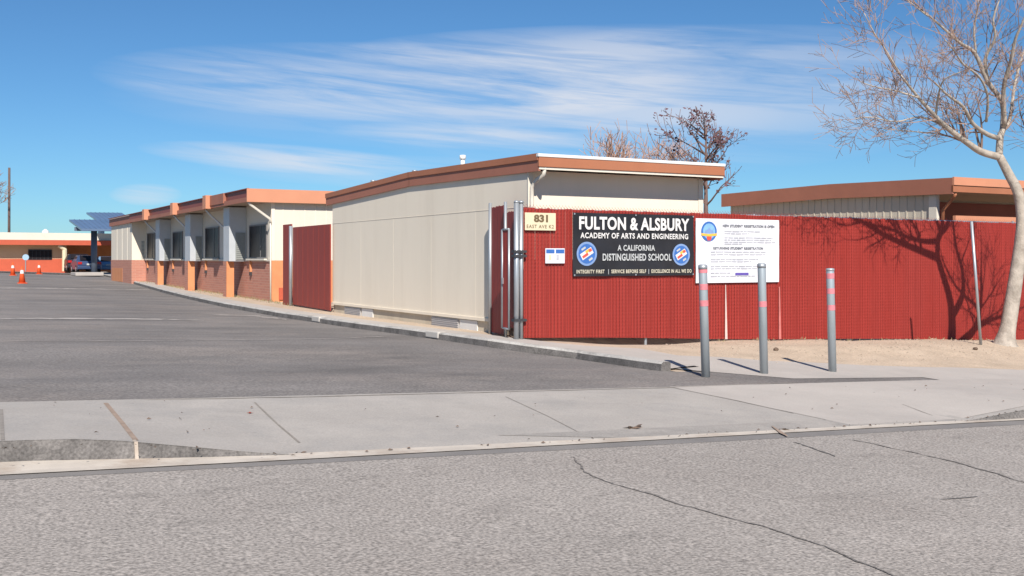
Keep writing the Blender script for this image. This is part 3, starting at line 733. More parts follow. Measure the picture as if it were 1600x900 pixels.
# ------------------------------------------------------------------ lettering
def text_mesh(body, x0, z0, w, h, y, m, parent, name='lettering', bold=.02, space=1.0):
    cu = bpy.data.curves.new('txt', 'FONT'); cu.body = body; cu.size = 1; cu.offset = bold; cu.space_character = space; cu.resolution_u = 4
    ob = bpy.data.objects.new('txt', cu); C.objects.link(ob); bpy.context.view_layer.update()
    me = bpy.data.meshes.new_from_object(ob); bpy.data.objects.remove(ob)
    xs = [v.co.x for v in me.vertices]; ys = [v.co.y for v in me.vertices]
    ax, bx, ay, by = min(xs), max(xs), min(ys), max(ys)
    off = Vector((0, 0, 0)); p = parent
    while p: off += p.location; p = p.parent
    for v in me.vertices:
        v.co = Vector((x0 + (v.co.x - ax) / (bx - ax) * w, y, z0 + (v.co.y - ay) / (by - ay) * h)) - off
    me.materials.clear(); me.materials.append(M[m]); me.name = name
    o = bpy.data.objects.new(name, me); C.objects.link(o); o.parent = parent; return o

def sign_rect(p1, p2, y):
    a, b = at_y(*p1, y), at_y(*p2, y); return a.x, b.x, a.z, b.z
SY = FY - .055
def cloth(name, x0, x1, z0, z1, y, m, parent, amp=.006, seed=0):
    mb = MB(); nx, nz = 24, 14; rr = random.Random(seed)
    V = [[mb.bm.verts.new((x0 + (x1 - x0) * i / nx, y - .004 + amp * (math.sin(i * .9 + j * .7 + seed) * math.sin(j * .5 + i * .2)), z0 + (z1 - z0) * j / nz)) for i in range(nx + 1)] for j in range(nz + 1)]
    for j in range(nz):
        for i in range(nx): mb.bm.faces.new((V[j][i], V[j][i + 1], V[j + 1][i + 1], V[j + 1][i]))
    return mb.build(name, m, parent, smooth=True, recalc=False)
def seal(cx, cz, r, y, parent):
    e = MB().disc((cx, cz), r, y).build('emblem', 'blue2', parent, recalc=False)
    MB().disc((cx, cz), r * .82, y - .002).build('emblem_field', 'blue', e, recalc=False)
    ca, sa = math.cos(R(30)), math.sin(R(30))
    def para(u0, u1, v0, v1, dy, m, nm):
        q = [(u0, v0), (u1, v0), (u1, v1), (u0, v1)]
        mb = MB(); mb.bm.faces.new([mb.bm.verts.new((cx + (u * ca - v * sa) * r, y - dy, cz + (u * sa + v * ca) * r)) for u, v in q]); mb.build(nm, m, e, recalc=False)
    para(-.62, .62, -.26, .30, .004, 'ink_w', 'stripe')
    para(-.52, .10, -.16, .06, .006, 'rd', 'stripe'); para(-.05, .45, .06, .28, .006, 'yel', 'stripe'); para(.28, .58, -.02, .22, .007, 'rd', 'stripe')
    para(-.30, .15, .46, .62, .004, 'ink_g', 'stripe'); para(-.10, .30, -.66, -.48, .004, 'ink_g', 'stripe')
    return e
def banner():
    x0, x1, z1, _ = sign_rect((895, 332), (1084, 334), SY); z0 = at_y(895, 432, SY).z
    t = thing('school_banner', 'black vinyl banner with white FULTON & ALSBURY lettering on the red fence', 'banner', (x0, SY, z0))
    cloth('banner_cloth', x0, x1, z0, z1, SY, 'black', t, .014)
    w, h = x1 - x0, z1 - z0; y = SY - .021
    def T(s, a, b, c, d, m, bold=.03, sp=1.0): text_mesh(s, x0 + a * w, z0 + c * h, (b - a) * w, (d - c) * h, y, m, t, bold=bold, space=sp)
    T('FULTON & ALSBURY', .045, .955, .735, .945, 'ink_w', .035, 1.05)
    T('ACADEMY OF ARTS AND ENGINEERING', .055, .945, .60, .69, 'ink_w', .03, 1.12)
    T('A CALIFORNIA', .35, .66, .405, .50, 'ink_g', .03, 1.1)
    T('DISTINGUISHED SCHOOL', .23, .80, .245, .36, 'ink_g', .03, 1.1)
    T('INTEGRITY FIRST', .025, .245, .045, .105, 'ink_c', .03, 1.15); T('|', .275, .279, .03, .11, 'ink_g', 0)
    T('SERVICE BEFORE SELF', .30, .585, .045, .105, 'ink_c', .03, 1.15); T('|', .605, .609, .03, .11, 'ink_g', 0)
    T('EXCELLENCE IN ALL WE DO', .63, .975, .045, .105, 'ink_c', .03, 1.15)
    seal(x0 + .105 * w, z0 + .355 * h, .19 * h, y, t); seal(x0 + .885 * w, z0 + .345 * h, .18 * h, y, t)
    for a in (.01, .5, .99):
        for b in (.02, .98):
            g = MB(); cx, cz = x0 + a * w, z0 + b * h; g.disc((cx, cz), .018, y - .001, 10); g.build('grommet', 'galv', t, recalc=False)
banner()
def poster():
    x0, x1, z1, _ = sign_rect((1087, 342), (1217, 345), SY); z0 = at_y(1150, 441.5, SY).z; z1 = at_y(1150, 342.5, SY).z
    t = thing('registration_poster', 'white registration poster with round emblem on the red fence behind the bollards', 'poster', (x0, SY, z0))
    cloth('poster_sheet', x0, x1, z0, z1, SY, 'paper', t, .005, 3)
    w, h = x1 - x0, z1 - z0; y = SY - .013
    text_mesh('NEW STUDENT REGISTRATION IS OPEN', x0 + .31 * w, z0 + .87 * h, .63 * w, .045 * h, y, 'ink_k', t, bold=.055, space=1.1)
    text_mesh('RETURNING STUDENT REGISTRATION', x0 + .20 * w, z0 + .52 * h, .60 * w, .042 * h, y, 'ink_k', t, bold=.055, space=1.1)
    rr = random.Random(2); mb = MB()
    for a, b, v in ((.33, .76, .80), (.33, .63, .765), (.33, .92, .70), (.33, .90, .665), (.33, .95, .63), (.33, .54, .60),
                    (.17, .84, .475), (.17, .82, .435), (.17, .74, .36), (.17, .65, .325), (.17, .73, .25), (.17, .78, .215), (.17, .40, .145), (.17, .70, .095)):
        u = a
        while u < b:
            l = min(rr.uniform(.03, .09), b - u)
            mb.quad((x0 + u * w, y, z0 + v * h), (x0 + (u + l) * w, y, z0 + v * h), (x0 + (u + l) * w, y, z0 + (v + .017) * h), (x0 + u * w, y, z0 + (v + .017) * h)); u += l + .008
    mb.build('text_lines', 'ink_l', t, recalc=False)
    mb = MB(); mb.quad((x0 + .46 * w, y, z0 + .115 * h), (x0 + .62 * w, y, z0 + .115 * h), (x0 + .62 * w, y, z0 + .155 * h), (x0 + .46 * w, y, z0 + .155 * h)); mb.build('violet_button', 'ink_p', t, recalc=False)
    cx, cz, r = x0 + .15 * w, z0 + .80 * h, .155 * h
    e = MB().disc((cx, cz), r, y).build('emblem', 'blue', t, recalc=False)
    MB().disc((cx, cz + .02 * r), r * .78, y - .002).build('emblem_sky', 'sky_b', e, recalc=False)
    mb = MB(); mb.bm.faces.new([mb.bm.verts.new((cx + a * r, y - .003, cz + b * r)) for a, b in ((-.6, -.2), (.6, -.2), (.5, .1), (.2, .18), (0, .42), (-.25, .15), (-.5, .12))]); mb.build('emblem_hills', 'blue2', e, recalc=False)
    mb = MB(); mb.bm.faces.new([mb.bm.verts.new((cx + a * r, y - .004, cz + b * r)) for a, b in ((-1.0, -.18), (0, -.26), (1.0, -.18), (.98, -.42), (0, -.5), (-.98, -.42))]); mb.build('emblem_ribbon', 'yel', e, recalc=False)
    mb = MB(); mb.bm.faces.new([mb.bm.verts.new((cx + a * r, y - .004, cz + b * r)) for a, b in ((-.35, -.5), (.35, -.5), (.22, -.9), (-.22, -.9))]); mb.build('emblem_shield', 'rd', e, recalc=False)
poster()
def small_signs():
    x0, x1, z1, _ = sign_rect((820, 332), (868, 332), SY); z0 = at_y(845, 360, SY).z
    t = thing('address_sign', 'cream address board reading 831 EAST AVE K2 by the gate post', 'sign', (x0, SY, z0))
    MB().box(x0, x1, SY - .012, SY + .006, z0, z1).build('board', 'signcream', t, bevel=.004)
    w, h = x1 - x0, z1 - z0; y = SY - .016
    text_mesh('831', x0 + .28 * w, z0 + .46 * h, .46 * w, .44 * h, y, 'signink', t, bold=.05)
    text_mesh('EAST AVE K2', x0 + .05 * w, z0 + .12 * h, .88 * w, .20 * h, y, 'signink', t, bold=.01, space=1.15)
    x0, x1, z1, _ = sign_rect((852, 388), (882, 388), SY); z0 = at_y(866, 411.5, SY).z
    t = thing('notice_sign', 'small white notice with blue header strip on the red fence', 'sign', (x0, SY, z0))
    MB().box(x0, x1, SY - .010, SY + .006, z0, z1).build('board', 'paper', t, bevel=.003)
    w, h = x1 - x0, z1 - z0; y = SY - .014
    MB().quad((x0 + .04 * w, y, z0 + .66 * h), (x0 + .47 * w, y, z0 + .66 * h), (x0 + .47 * w, y, z0 + .94 * h), (x0 + .04 * w, y, z0 + .94 * h)) 
    for a, b in ((.03, .46), (.53, .97)):
        mb = MB(); mb.quad((x0 + a * w, y, z0 + .67 * h), (x0 + b * w, y, z0 + .67 * h), (x0 + b * w, y, z0 + .93 * h), (x0 + a * w, y, z0 + .93 * h)); mb.build('header', 'blue', t, recalc=False)
    for a, m in ((.17, 'signcream'), (.56, 'ink_l')):
        mb = MB(); mb.quad((x0 + a * w, y, z0 + .22 * h), (x0 + (a + .13) * w, y, z0 + .22 * h), (x0 + (a + .13) * w, y, z0 + .58 * h), (x0 + a * w, y, z0 + .58 * h)); mb.build('pictogram', m, t, recalc=False)
small_signs()

# ------------------------------------------------------------------ bollards
for k, (bx, by, tx, ty, bands, lab) in enumerate(((1103, 592, 1098, 413, (.95, .80, .655), 'grey steel bollard with three pink bands nearest the end of the kerb'),
                                       (1194, 587, 1190, 411, (.63,), 'grey steel bollard with a single pink band, between the other two'),
                                       (1301, 584, 1297, 419, (.925, .78, .62), 'grey steel bollard with three pink bands, farthest right of the row'))):
    p = on(bx, by - 3); d = (p - O).dot(FW); top = at_d(tx, ty, d)
    t = thing('bollard', lab, 'bollard', (p.x, p.y, p.z), 'steel bollards across the pavement')
    r = .066; a = Vector((p.x, p.y, p.z - .1)); b = top
    mb = MB(); mb.tube([a, b - Vector((0, 0, .03)), b - Vector((0, 0, .008)), b], [r, r, r * .9, r * .6], 24); mb.build('post', 'boll', t, smooth=True)
    for f in bands:
        c = p.lerp(b, f); ax = (b - p).normalized(); mb = MB(); mb.tube([c - ax * .045, c + ax * .045], r + .003, 24, cap=False); mb.build('reflective_band', 'bandpink', t, smooth=True)
    if k == 0 or k == 1:
        c = p.lerp(b, .985); mb = MB(); mb.tube([c - Vector((0, 0, .05)), c + Vector((0, 0, .012))], r + .005, 24); mb.build('collar', 'galv', t, smooth=True)
    else:
        c = p.lerp(b, .985); mb = MB(); mb.tube([c - Vector((0, 0, .02)), c + Vector((0, 0, .02))], r + .004, 24); mb.build('collar', 'boll', t, smooth=True)

# leaning pole and stake near the tree
p = on(1533, 538, zdirt); q = at_d(1518, 346, (p - O).dot(FW) - .22)
mb = MB(); mb.tube([p - Vector((0, 0, .1)), q], .032, 12); mb.build('galvanised_pole', 'galv', smooth=True, label='thin leaning galvanised pole standing in the dirt just left of the bare tree', category='pole')

# ------------------------------------------------------------------ right-hand building behind the fence
def right_building():
    x = 26.6; a = at_x(1490, 278, x - .0)
    cyy = at_x(1462, 320, x + .0).y
    yo = at_x(1490, 280, x - .1).y
    zt = at_x(1490, 278, x).z; zb = at_x(1490, 303, x).z; yback = at_x(1140, 303, x).y
    zr = at_x(1300, 288, x).z; yr = at_x(1300, 288, x).y; zbk = at_x(1140, 303, x).z
    t = thing('portable_classroom', 'beige ribbed classroom with brown roof edge seen over the fence at right', 'building', (x, cyy, zf(x, cyy)))
    xe = 46
    px0 = at_y(1468, 330, cyy).x
    mb = MB(); mb.box(x + .05, xe, cyy + 2.6, yback, zf(x, cyy) - .5, zb + .1); mb.box(x + .05, px0, cyy, cyy + 2.6, zf(x, cyy) - .5, zb + .1); mb.build('wall', 'beige', t)
    r = MB()
    yy = cyy + .2
    while yy < yback: r.box(x + .036, x + .052, yy, yy + .05, zf(x, cyy), zb + .08); yy += .30
    r.build('wall_ribs', 'beige', t)
    r = MB(); r.box(x + .0, x + .12, cyy - .03, cyy + .25, zf(x, cyy), zb); r.build('corner_trim', 'trim', t)
    # recessed porch front
    px0 = at_y(1468, 330, cyy).x
    w = MB(); w.box(px0, xe, cyy + 2.56, cyy + 2.59, zf(x, cyy), zb); w.build('shaded_porch_wall', 'maroon_shade', t)  # dark sheet before the beige wall, painting in the overhang's shade
    w = MB(); w.box(x + .05, xe, yo + .04, cyy + 2.5, zb + .06, zb + .1); w.build('soffit', 'soffit', t)
    pts = [(yo, zt), (yr, zr), (yback + .3, zbk)]
    for nm, x0_, x1_ in (('gable_fascia', x - .15, x - .08), ):
        g = MB()
        for (ya, za), (yb2, zb2) in zip(pts, pts[1:]):
            hh = .48
            g.hexa([(x0_, ya, za - hh), (x1_, ya, za - hh), (x1_, yb2, zb2 - hh), (x0_, yb2, zb2 - hh)], [(x0_, ya, za), (x1_, ya, za), (x1_, yb2, zb2), (x0_, yb2, zb2)])
        g.build(nm, 'fascia2', t)
    g = MB()
    for (ya, za), (yb2, zb2) in zip(pts, pts[1:]):
        g.hexa([(x - .08, ya, za - .1), (xe, ya, za - .1), (xe, yb2, zb2 - .1), (x - .08, yb2, zb2 - .1)], [(x - .08, ya, za - .01), (xe, ya, za - .01), (xe, yb2, zb2 - .01), (x - .08, yb2, zb2 - .01)])
    g.build('roof', 'roof', t)
    f = MB(); f.box(x - .15, xe, yo - .06, yo - .0, zt - .22, zt + .02); f.build('eave_fascia', 'salmon', t)
    f = MB(); f.box(x - .15, xe, yo - .03, yo + .03, zt - .42, zt - .23); f.build('eave_board', 'fascia', t)
    # fascia over a deep canopy in front, and low wall line just above the fence
    f = MB(); z1 = at_y(1530, 338, cyy - .5).z; f.box(x + .2, xe, cyy - .55, cyy - .45, z1 - .5, z1); f.build('porch_rail', 'salmon', t)
    d = MB(); d.tube([(x - .0, yo + .02, zb), (x + .05, yo + .1, zb - .08), (x + .15, cyy - .15, zb - .45), (x + .15, cyy - .12, zb - 2)], .05, 8); d.build('downspout', 'fascia', t, smooth=True)
right_building()

# ------------------------------------------------------------------ trees
def grow(mb, p, d, L, r, depth, rr, droop=0.0, up=.10, spread=.65, nseg=5, kids=(3, 5), leaves=None, minr=.0035, decay=.62):
    pts = [p.copy()]; rads = [r]; q = p.copy(); dd = d.normalized()
    for i in range(nseg):
        dd = (dd + Vector((rr.gauss(0, .10), rr.gauss(0, .10), rr.gauss(0, .08) + up * .5 - droop)) ).normalized()
        q = q + dd * L / nseg; pts.append(q.copy()); rads.append(max(minr, r * (1 - .75 * (i + 1) / nseg)))
    mb.tube(pts, rads, 5 if r > .02 else 3, cap=False)
    if leaves is not None and depth <= 1:
        for q in pts[1:]:
            if rr.random() < .45: leaves.append(q)
    if depth <= 0: return
    for k in range(rr.randint(*kids)):
        t = rr.uniform(.25, 1.0); i = min(nseg - 1, int(t * nseg)); f = t * nseg - i
        b = pts[i].lerp(pts[i + 1], f); ax = (pts[i + 1] - pts[i]).normalized()
        side = ax.orthogonal(); side.rotate(Matrix.Rotation(rr.uniform(0, 6.28), 3, ax)); side.normalize()
        nd = (ax * (1 - spread * .6) + side * spread + Vector((0, 0, up))).normalized()
        grow(mb, b, nd, L * decay * rr.uniform(.7, 1.15), max(minr, rads[i] * .6), depth - 1, rr, droop, up, spread, max(3, nseg - 1), kids, leaves, minr, decay)

def limb_pts(pix): return [at_d(px, py, d) for px, py, d in pix]
def smooth_line(pts, k=4):
    out = []
    for i in range(len(pts) - 1):
        p0, p1, p2, p3 = pts[max(i - 1, 0)], pts[i], pts[i + 1], pts[min(i + 2, len(pts) - 1)]
        for j in range(k):
            t = j / k
            out.append(.5 * ((2 * p1) + (-p0 + p2) * t + (2 * p0 - 5 * p1 + 4 * p2 - p3) * t * t + (-p0 + 3 * p1 - 3 * p2 + p3) * t ** 3))
    out.append(pts[-1]); return out
def bare_tree():
    rr = random.Random(11); base = on(1571, 536, zdirt); D = (base - O).dot(FW)
    t = thing('bare_tree', 'leafless pale barked tree leaning in front of the red fence at right', 'tree', base)
    tr, tw = MB(), MB()
    def limb(pix, r0, r1, twigs=6, tl=1.0, depth=2, target=tr, n=10):
        pts = smooth_line([at_d(a, b, D + c) for a, b, c in pix]); k = len(pts)
        rad = [r0 + (r1 - r0) * i / (k - 1) for i in range(k)]
        target.tube(pts, rad, n)
        for j in range(int(twigs * 1.08)):
            i = int(rr.uniform(.18, 1.0) * (k - 2)); ax = (pts[i + 1] - pts[i]).normalized(); side = ax.orthogonal(); side.rotate(Matrix.Rotation(rr.uniform(0, 6.28), 3, ax)); side.normalize()
            grow(tw, pts[i], ax * .7 + side * .75 + Vector((0, 0, .12)), tl * rr.uniform(.55, 1.25), max(.006, rad[i] * .42), depth, rr, 0.0, .10, .62, 5, (3, 5), minr=.0048)
        ax = (pts[-1] - pts[-2]).normalized()
        grow(tw, pts[-1], ax, tl * 1.1, r1, depth, rr, 0.0, .08, .6, 5, (3, 5), minr=.0048)
    trunk = smooth_line([at_d(a, b, D + c) for a, b, c in ((1570, 545, 0), (1571, 532, 0), (1577, 500, 0), (1587, 436, 0), (1595, 380, 0), (1597, 340, 0), (1591, 302, 0), (1575, 270, 0), (1561, 243, 0))])
    k = len(trunk); rad = [.38, .35, .30, .26, .23, .205, .185] + [.172 - .085 * i / (k - 8) for i in range(k - 7)]
    tr.tube(trunk, rad, 16)
    # root flare
    limb([(1561, 245, 0), (1533, 237, -.2), (1510, 222, -.5), (1480, 200, -.9), (1460, 180, -1.2), (1433, 150, -1.6), (1407, 117, -2.0)], .088, .02, 14, 1.1)
    limb([(1561, 243, 0), (1563, 213, 0), (1567, 200, .1), (1566, 160, .2), (1543, 127, 0), (1523, 83, -.2), (1500, 67, -.4), (1473, 43, -.6), (1450, 23, -.8)], .082, .018, 14, 1.0)
    limb([(1562, 216, 0), (1543, 210, -.3), (1520, 193, -.7), (1505, 167, -1.1), (1480, 148, -1.5), (1462, 130, -1.8)], .06, .016, 9, .9)
    limb([(1543, 127, 0), (1540, 90, -.2), (1555, 60, -.4), (1552, 30, -.5), (1565, -10, -.6)], .045, .014, 7, .9)
    limb([(1570, 197, 0), (1568, 140, -.4), (1580, 93, -.8), (1587, 60, -1), (1600, 30, -1.2), (1615, -20, -1.3)], .055, .015, 8, .9)
    limb([(1566, 205, 0), (1578, 185, .4), (1586, 130, .9), (1600, 80, 1.2), (1620, 20, 1.5)], .05, .015, 7, .9)
    limb([(1541, 190, -.5), (1543, 150, -.9), (1530, 120, -1.2), (1505, 100, -1.6), (1490, 78, -1.9), (1476, 62, -2.0)], .03, .012, 6, .8)
    limb([(1525, 83, -.2), (1522, 45, -.3), (1528, 10, -.4), (1525, -25, -.5)], .026, .012, 5, .8)
    limb([(1480, 200, -.9), (1440, 183, -1.1), (1400, 190, -1.4), (1360, 183, -1.6), (1335, 186, -1.7)], .022, .008, 10, .7)
    limb([(1436, 153, -1.6), (1400, 142, -1.8), (1365, 135, -2.0), (1345, 128, -2.1)], .02, .008, 9, .7)
    limb([(1462, 180, -1.2), (1466, 150, -1.5), (1475, 125, -1.8), (1500, 113, -2.1)], .024, .012, 5, .6)
    limb([(1512, 223, -.5), (1470, 210, -.2), (1420, 205, 0), (1370, 200, .3)], .018, .008, 7, .7)
    limb([(1450, 25, -.8), (1430, 10, -.9), (1400, -15, -1)], .018, .01, 5, .8)
    limb([(1407, 117, -2), (1385, 80, -2.2), (1365, 50, -2.4), (1350, 20, -2.4)], .02, .008, 7, .8)
    # limbs that leave the trunk low and grow out of the picture, and towards the sun
    limb([(1594, 398, 0), (1622, 366, 0), (1655, 326, 0), (1678, 262, -.2), (1688, 185, -.4)], .125, .03, 9, 1.3)
    limb([(1598, 330, 0), (1618, 290, .1), (1622, 240, 0), (1618, 180, -.3), (1625, 110, -.6)], .09, .03, 6, 1.2)
    limb([(1650, 332, 0), (1690, 300, 0), (1750, 260, 0)], .07, .02, 7, 1.2)
    limb([(1672, 275, -.2), (1650, 215, -.9), (1640, 150, -1.4)], .05, .02, 7, 1.1)
    tr.build('trunk', 'bark', t, smooth=True); tw.build('crown', 'twig', t)
bare_tree()

def far_tree(name, label, px, base_d, top_py, fork_py, r, seed, mtrunk, mtwig, leaf=None, n=7, L=1.6, lean=0.0, spread=.5, depth=2, halfw=1.2, kids=(3, 4), group=None, minr=.007):
    rr = random.Random(seed); top = at_d(px, top_py, base_d); b = Vector((top.x, top.y, zf(top.x, top.y))); f = at_d(px, fork_py, base_d)
    t = thing(name, label, 'tree', b, group); tr, tw = MB(), MB(); lv = [] if leaf else None
    pts = [b, b.lerp(f, .5) + Vector((lean, 0, 0)), f, f.lerp(top, .6), f.lerp(top, .95)]
    tr.tube(pts, [r, r * .85, r * .7, r * .35, r * .12], 8)
    for i in range(n):
        u = rr.uniform(0, .9); q = f.lerp(top, u); a = rr.uniform(0, 6.28)
        grow(tw, q, Vector((math.cos(a) * spread, math.sin(a) * spread, .8)), L * (1 - .55 * u) * rr.uniform(.7, 1.2), r * .35, depth, rr, 0, .12, .55, 5, kids, lv, minr=minr)
    tr.build('trunk', mtrunk, t, smooth=True); tw.build('branches', mtwig, t)
    if leaf:
        lf = MB()
        for q in lv:
            for _ in range(rr.randint(1, 3)):
                c = q + Vector((rr.gauss(0, .07), rr.gauss(0, .07), rr.gauss(0, .07))); s = rr.uniform(.035, .075)
                a = Vector((rr.gauss(0, 1), rr.gauss(0, 1), rr.gauss(0, 1))).normalized() * s; d2 = a.orthogonal().normalized() * s * .8
                lf.quad(c - a, c + d2, c + a, c - d2)
        lf.build('crown', leaf, t, recalc=False)
far_tree('leafy_tree', 'slender tree with sparse dark russet leaves behind the near portable roof', 1103, 34, 178, 330, .10, 4, 'bark2', 'bark2', 'leaf', n=27, L=1.55, spread=1.2, depth=2, kids=(2, 3), minr=.009)
far_tree('bare_shrub_tree', 'twiggy tan tree top over the middle of the near portable roof', 962, 40, 238, 300, .06, 21, 'twig2', 'twig2', None, n=30, L=1.5, spread=1.1, depth=2, minr=.009)
far_tree('bare_shrub_tree', 'thin reddish bare tree top just left of the russet leaved tree', 1045, 42, 244, 300, .05, 23, 'bark2', 'twig2', None, n=24, L=1.4, spread=1.1, depth=2, minr=.009)
far_tree('bare_tree', 'faint bare tree at the far left edge beside the utility pole', -30, 110, 285, 350, .2, 31, 'bark2', 'twig2', None, n=16, L=3.6, spread=.8, depth=3, minr=.02)

# ------------------------------------------------------------------ far end of the car park
def far_building():
    D = 96; a = on(-30, 423); yb_ = at_d(60, 423, D).y; y = yb_
    x0, x1 = at_y(-60, 400, y).x, at_y(330, 400, y).x
    xm = at_y(104, 400, y).x
    zz = lambda py: at_y(60, py, y).z
    zg = zf(xm, y) - .3
    t = thing('school_building', 'long low school wing with red orange eave across the far end of the lot', 'building', (xm, y, zf(xm, y)))
    MB().box(x0, xm, y, y + 12, zz(405), zz(372)).build('wall', 'tan', t)
    MB().box(x0, xm + .05, y - .06, y + 11.9, zg, zz(404.5)).build('lower_wall', 'redorange', t)
    MB().box(xm, x1, y + 5, y + 12, zg, zz(372)).build('porch_back_wall', 'orange', t)
    MB().box(x0, x1, y - 1.3, y - 1.15, zz(383), zz(375.5)).build('eave_fascia', 'redorange', t)
    MB().box(x0, x1, y - 1.14, y + 12, zz(377), zz(375)).build('soffit', 'soffit', t)
    MB().box(x0, x1, y - .9, y + 12, zz(375.5), zz(364)).build('parapet', 'cream2', t)
    wx0, wx1 = at_y(44, 400, y).x, at_y(81, 400, y).x
    w = MB().box(wx0, wx1, y - .09, y - .01, zz(406), zz(390)).build('window', 'dark', t)
    g = MB()
    for i in range(6):
        a_ = wx0 + (wx1 - wx0) * (i + .08) / 6; g.box(a_, a_ + (wx1 - wx0) / 6 * .84, y - .12, y - .091, zz(405), zz(391.5))
    g.build('pane', 'glass', w)
    for px in (71, 158):
        p = at_y(px, 363, y + 1.5); v = MB(); v.tube([(p.x, p.y, p.z - .6), (p.x, p.y, p.z + .1), (p.x, p.y, p.z + .3)], [.3, .3, .08], 12); v.build('roof_vent', 'white', t, smooth=True)
    # slanting brace at the porch corner
    mb = MB(); a_ = at_y(92, 383, y - .9); b_ = at_y(101, 390, y - .9); mb.tube([a_, b_, (b_.x, b_.y, zf(b_.x, b_.y))], .22, 8); mb.build('porch_column', 'signcream', t)
    return y
FBY = far_building()

def canopy(pxs, low, high, dl, dh, pole_px, lab):
    d0, d1 = dl, dh; a = at_d(pxs[0], low, d0); b = at_d(pxs[1], low + .8, d0); c = at_d(pxs[3], high + .5, d1); e = at_d(pxs[2], high, d1)
    pd = (d0 + d1) / 2; top = at_d(pole_px, (low + high) / 2 + 1, pd); base = Vector((top.x, top.y, zf(top.x, top.y)))
    t = thing('solar_canopy', lab, 'solar canopy', base, 'solar canopies over the far parking bays')
    z = Vector((0, 0, .16)); MB().hexa([a, b, c, e], [a + z, b + z, c + z, e + z]).build('solar_panel', 'solar', t)
    mb = MB(); mb.beam((a + e) / 2 - z * 1.5, (b + c) / 2 - z * 1.5, .25, .3); mb.build('purlin', 'steel_blue', t)
    mb = MB(); mb.tube([base, top - z * 2], .24, 10); mb.build('post', 'steel_blue', t, smooth=True)
    g = MB()
    for i in range(1, 8):
        p, q = a.lerp(b, i / 8) + z * 1.05, e.lerp(c, i / 8) + z * 1.05; g.beam(p, q, .06, .04)
    g.build('panel_seam', 'solar', t)
canopy((127, 190, 108, 172), 360.5, 346, 80, 86, 147, 'lower blue solar canopy on dark post over the parked blue car')
canopy((156, 214, 135, 190), 349, 334.5, 92, 99, 188, 'higher blue solar canopy partly behind the cream classroom end')

def car():
    t = thing('parked_car', 'dark blue parked sedan seen from behind under the solar canopy', 'car', (0, 0, 0), 'cars parked at the far end of the lot')
    pf = [(-2.25, .32), (-2.3, .75), (-2.1, .98), (-1.55, 1.02), (-.9, 1.42), (.45, 1.44), (1.2, 1.0), (2.1, .86), (2.28, .55), (2.2, .30)]
    bm = MB(); V = []
    for x, s in ((-.90, 1), (-.80, 1.0), (.80, 1.0), (.90, 1)):
        V.append([bm.bm.verts.new(((x if z < 1.1 else x * .78), y * (1 if abs(x) < .85 else .985), z - (.02 if abs(x) > .85 else 0))) for y, z in pf])
    for a, b in zip(V, V[1:]):
        for i in range(len(pf)): bm.bm.faces.new((a[i], a[(i + 1) % len(pf)], b[(i + 1) % len(pf)], b[i]))
    bm.bm.faces.new(V[0]); bm.bm.faces.new(V[-1])
    bm.build('body', M['car_blue'], t, bevel=.04)
    g = MB(); g.hexa([(-.62, -1.60, 1.04), (.62, -1.60, 1.04), (.58, -.98, 1.40), (-.58, -.98, 1.40)], [(-.62, -1.63, 1.06), (.62, -1.63, 1.06), (.58, -1.01, 1.42), (-.58, -1.01, 1.42)]); g.build('rear_window', 'glass', t)
    g = MB(); g.hexa([(-.62, 1.14, 1.06), (.62, 1.14, 1.06), (.58, .52, 1.42), (-.58, .52, 1.42)], [(-.62, 1.17, 1.08), (.62, 1.17, 1.08), (.58, .55, 1.44), (-.58, .55, 1.44)]); g.build('windscreen', 'glass', t)
    for s in (-1, 1):
        g = MB(); g.hexa([(s * .84, -1.3, 1.02), (s * .84, .95, 1.02), (s * .73, .35, 1.36), (s * .73, -.85, 1.36)], [(s * .87, -1.3, 1.02), (s * .87, .95, 1.02), (s * .76, .35, 1.36), (s * .76, -.85, 1.36)]); g.build('side_window', 'glass', t)
        g = MB(); g.box(s * .72 - .15, s * .72 + .15, -2.33, -2.22, .74, .92); g.build('tail_light', 'lightred', t)
        for y in (-1.4, 1.4):
            w = MB(); w.tube([(s * .72, y, .33), (s * .92, y, .33)], .33, 18); wh = w.build('wheel', 'rubber', t)
            w = MB(); w.tube([(s * .90, y, .33), (s * .935, y, .33)], .19, 12); w.build('rim', 'galv', wh)
    g = MB(); g.box(-.85, .85, -2.37, -2.24, .36, .58); g.build('bumper', M['car_blue'], t, bevel=.03)
    g = MB(); g.box(-.22, .22, -2.345, -2.30, .66, .80); g.build('number_plate', 'ink_g', t)
    return t
M['car_blue'] = mat('car_paint_blue', (.045, .075, .16), .3, .05, 1, spec=.6); M['car_light'] = mat('car_paint_pale_blue', (.16, .28, .42), .3, .05, 1, spec=.6); M['car_dark'] = mat('car_paint_dark', (.02, .022, .03), .3, .05, 1, spec=.6)
car0 = car()
def place(o, px, py, m=None, lab=None, rz=0.0, sc=1.0):
    p = on(px, py); o.location = (p.x, p.y, zf(p.x, p.y) + .01); o.rotation_euler = (0, 0, rz); o.scale = (sc, sc, sc)
    if lab: o['label'] = lab
    if m:
        for ch in o.children:
            if ch.name.startswith(('body', 'bumper')):
                ch.data = ch.data.copy(); ch.data.materials.clear(); ch.data.materials.append(M[m])
c2 = copy_tree(car0); c3 = copy_tree(car0)
place(car0, 134, 427)
place(c2, 121, 424.6, 'car_dark', 'black parked car half hidden behind and left of the blue sedan', -.05, 1.1)
place(c3, 168, 427, 'car_light', 'light blue parked car against the cream end of the classroom block', -.1)

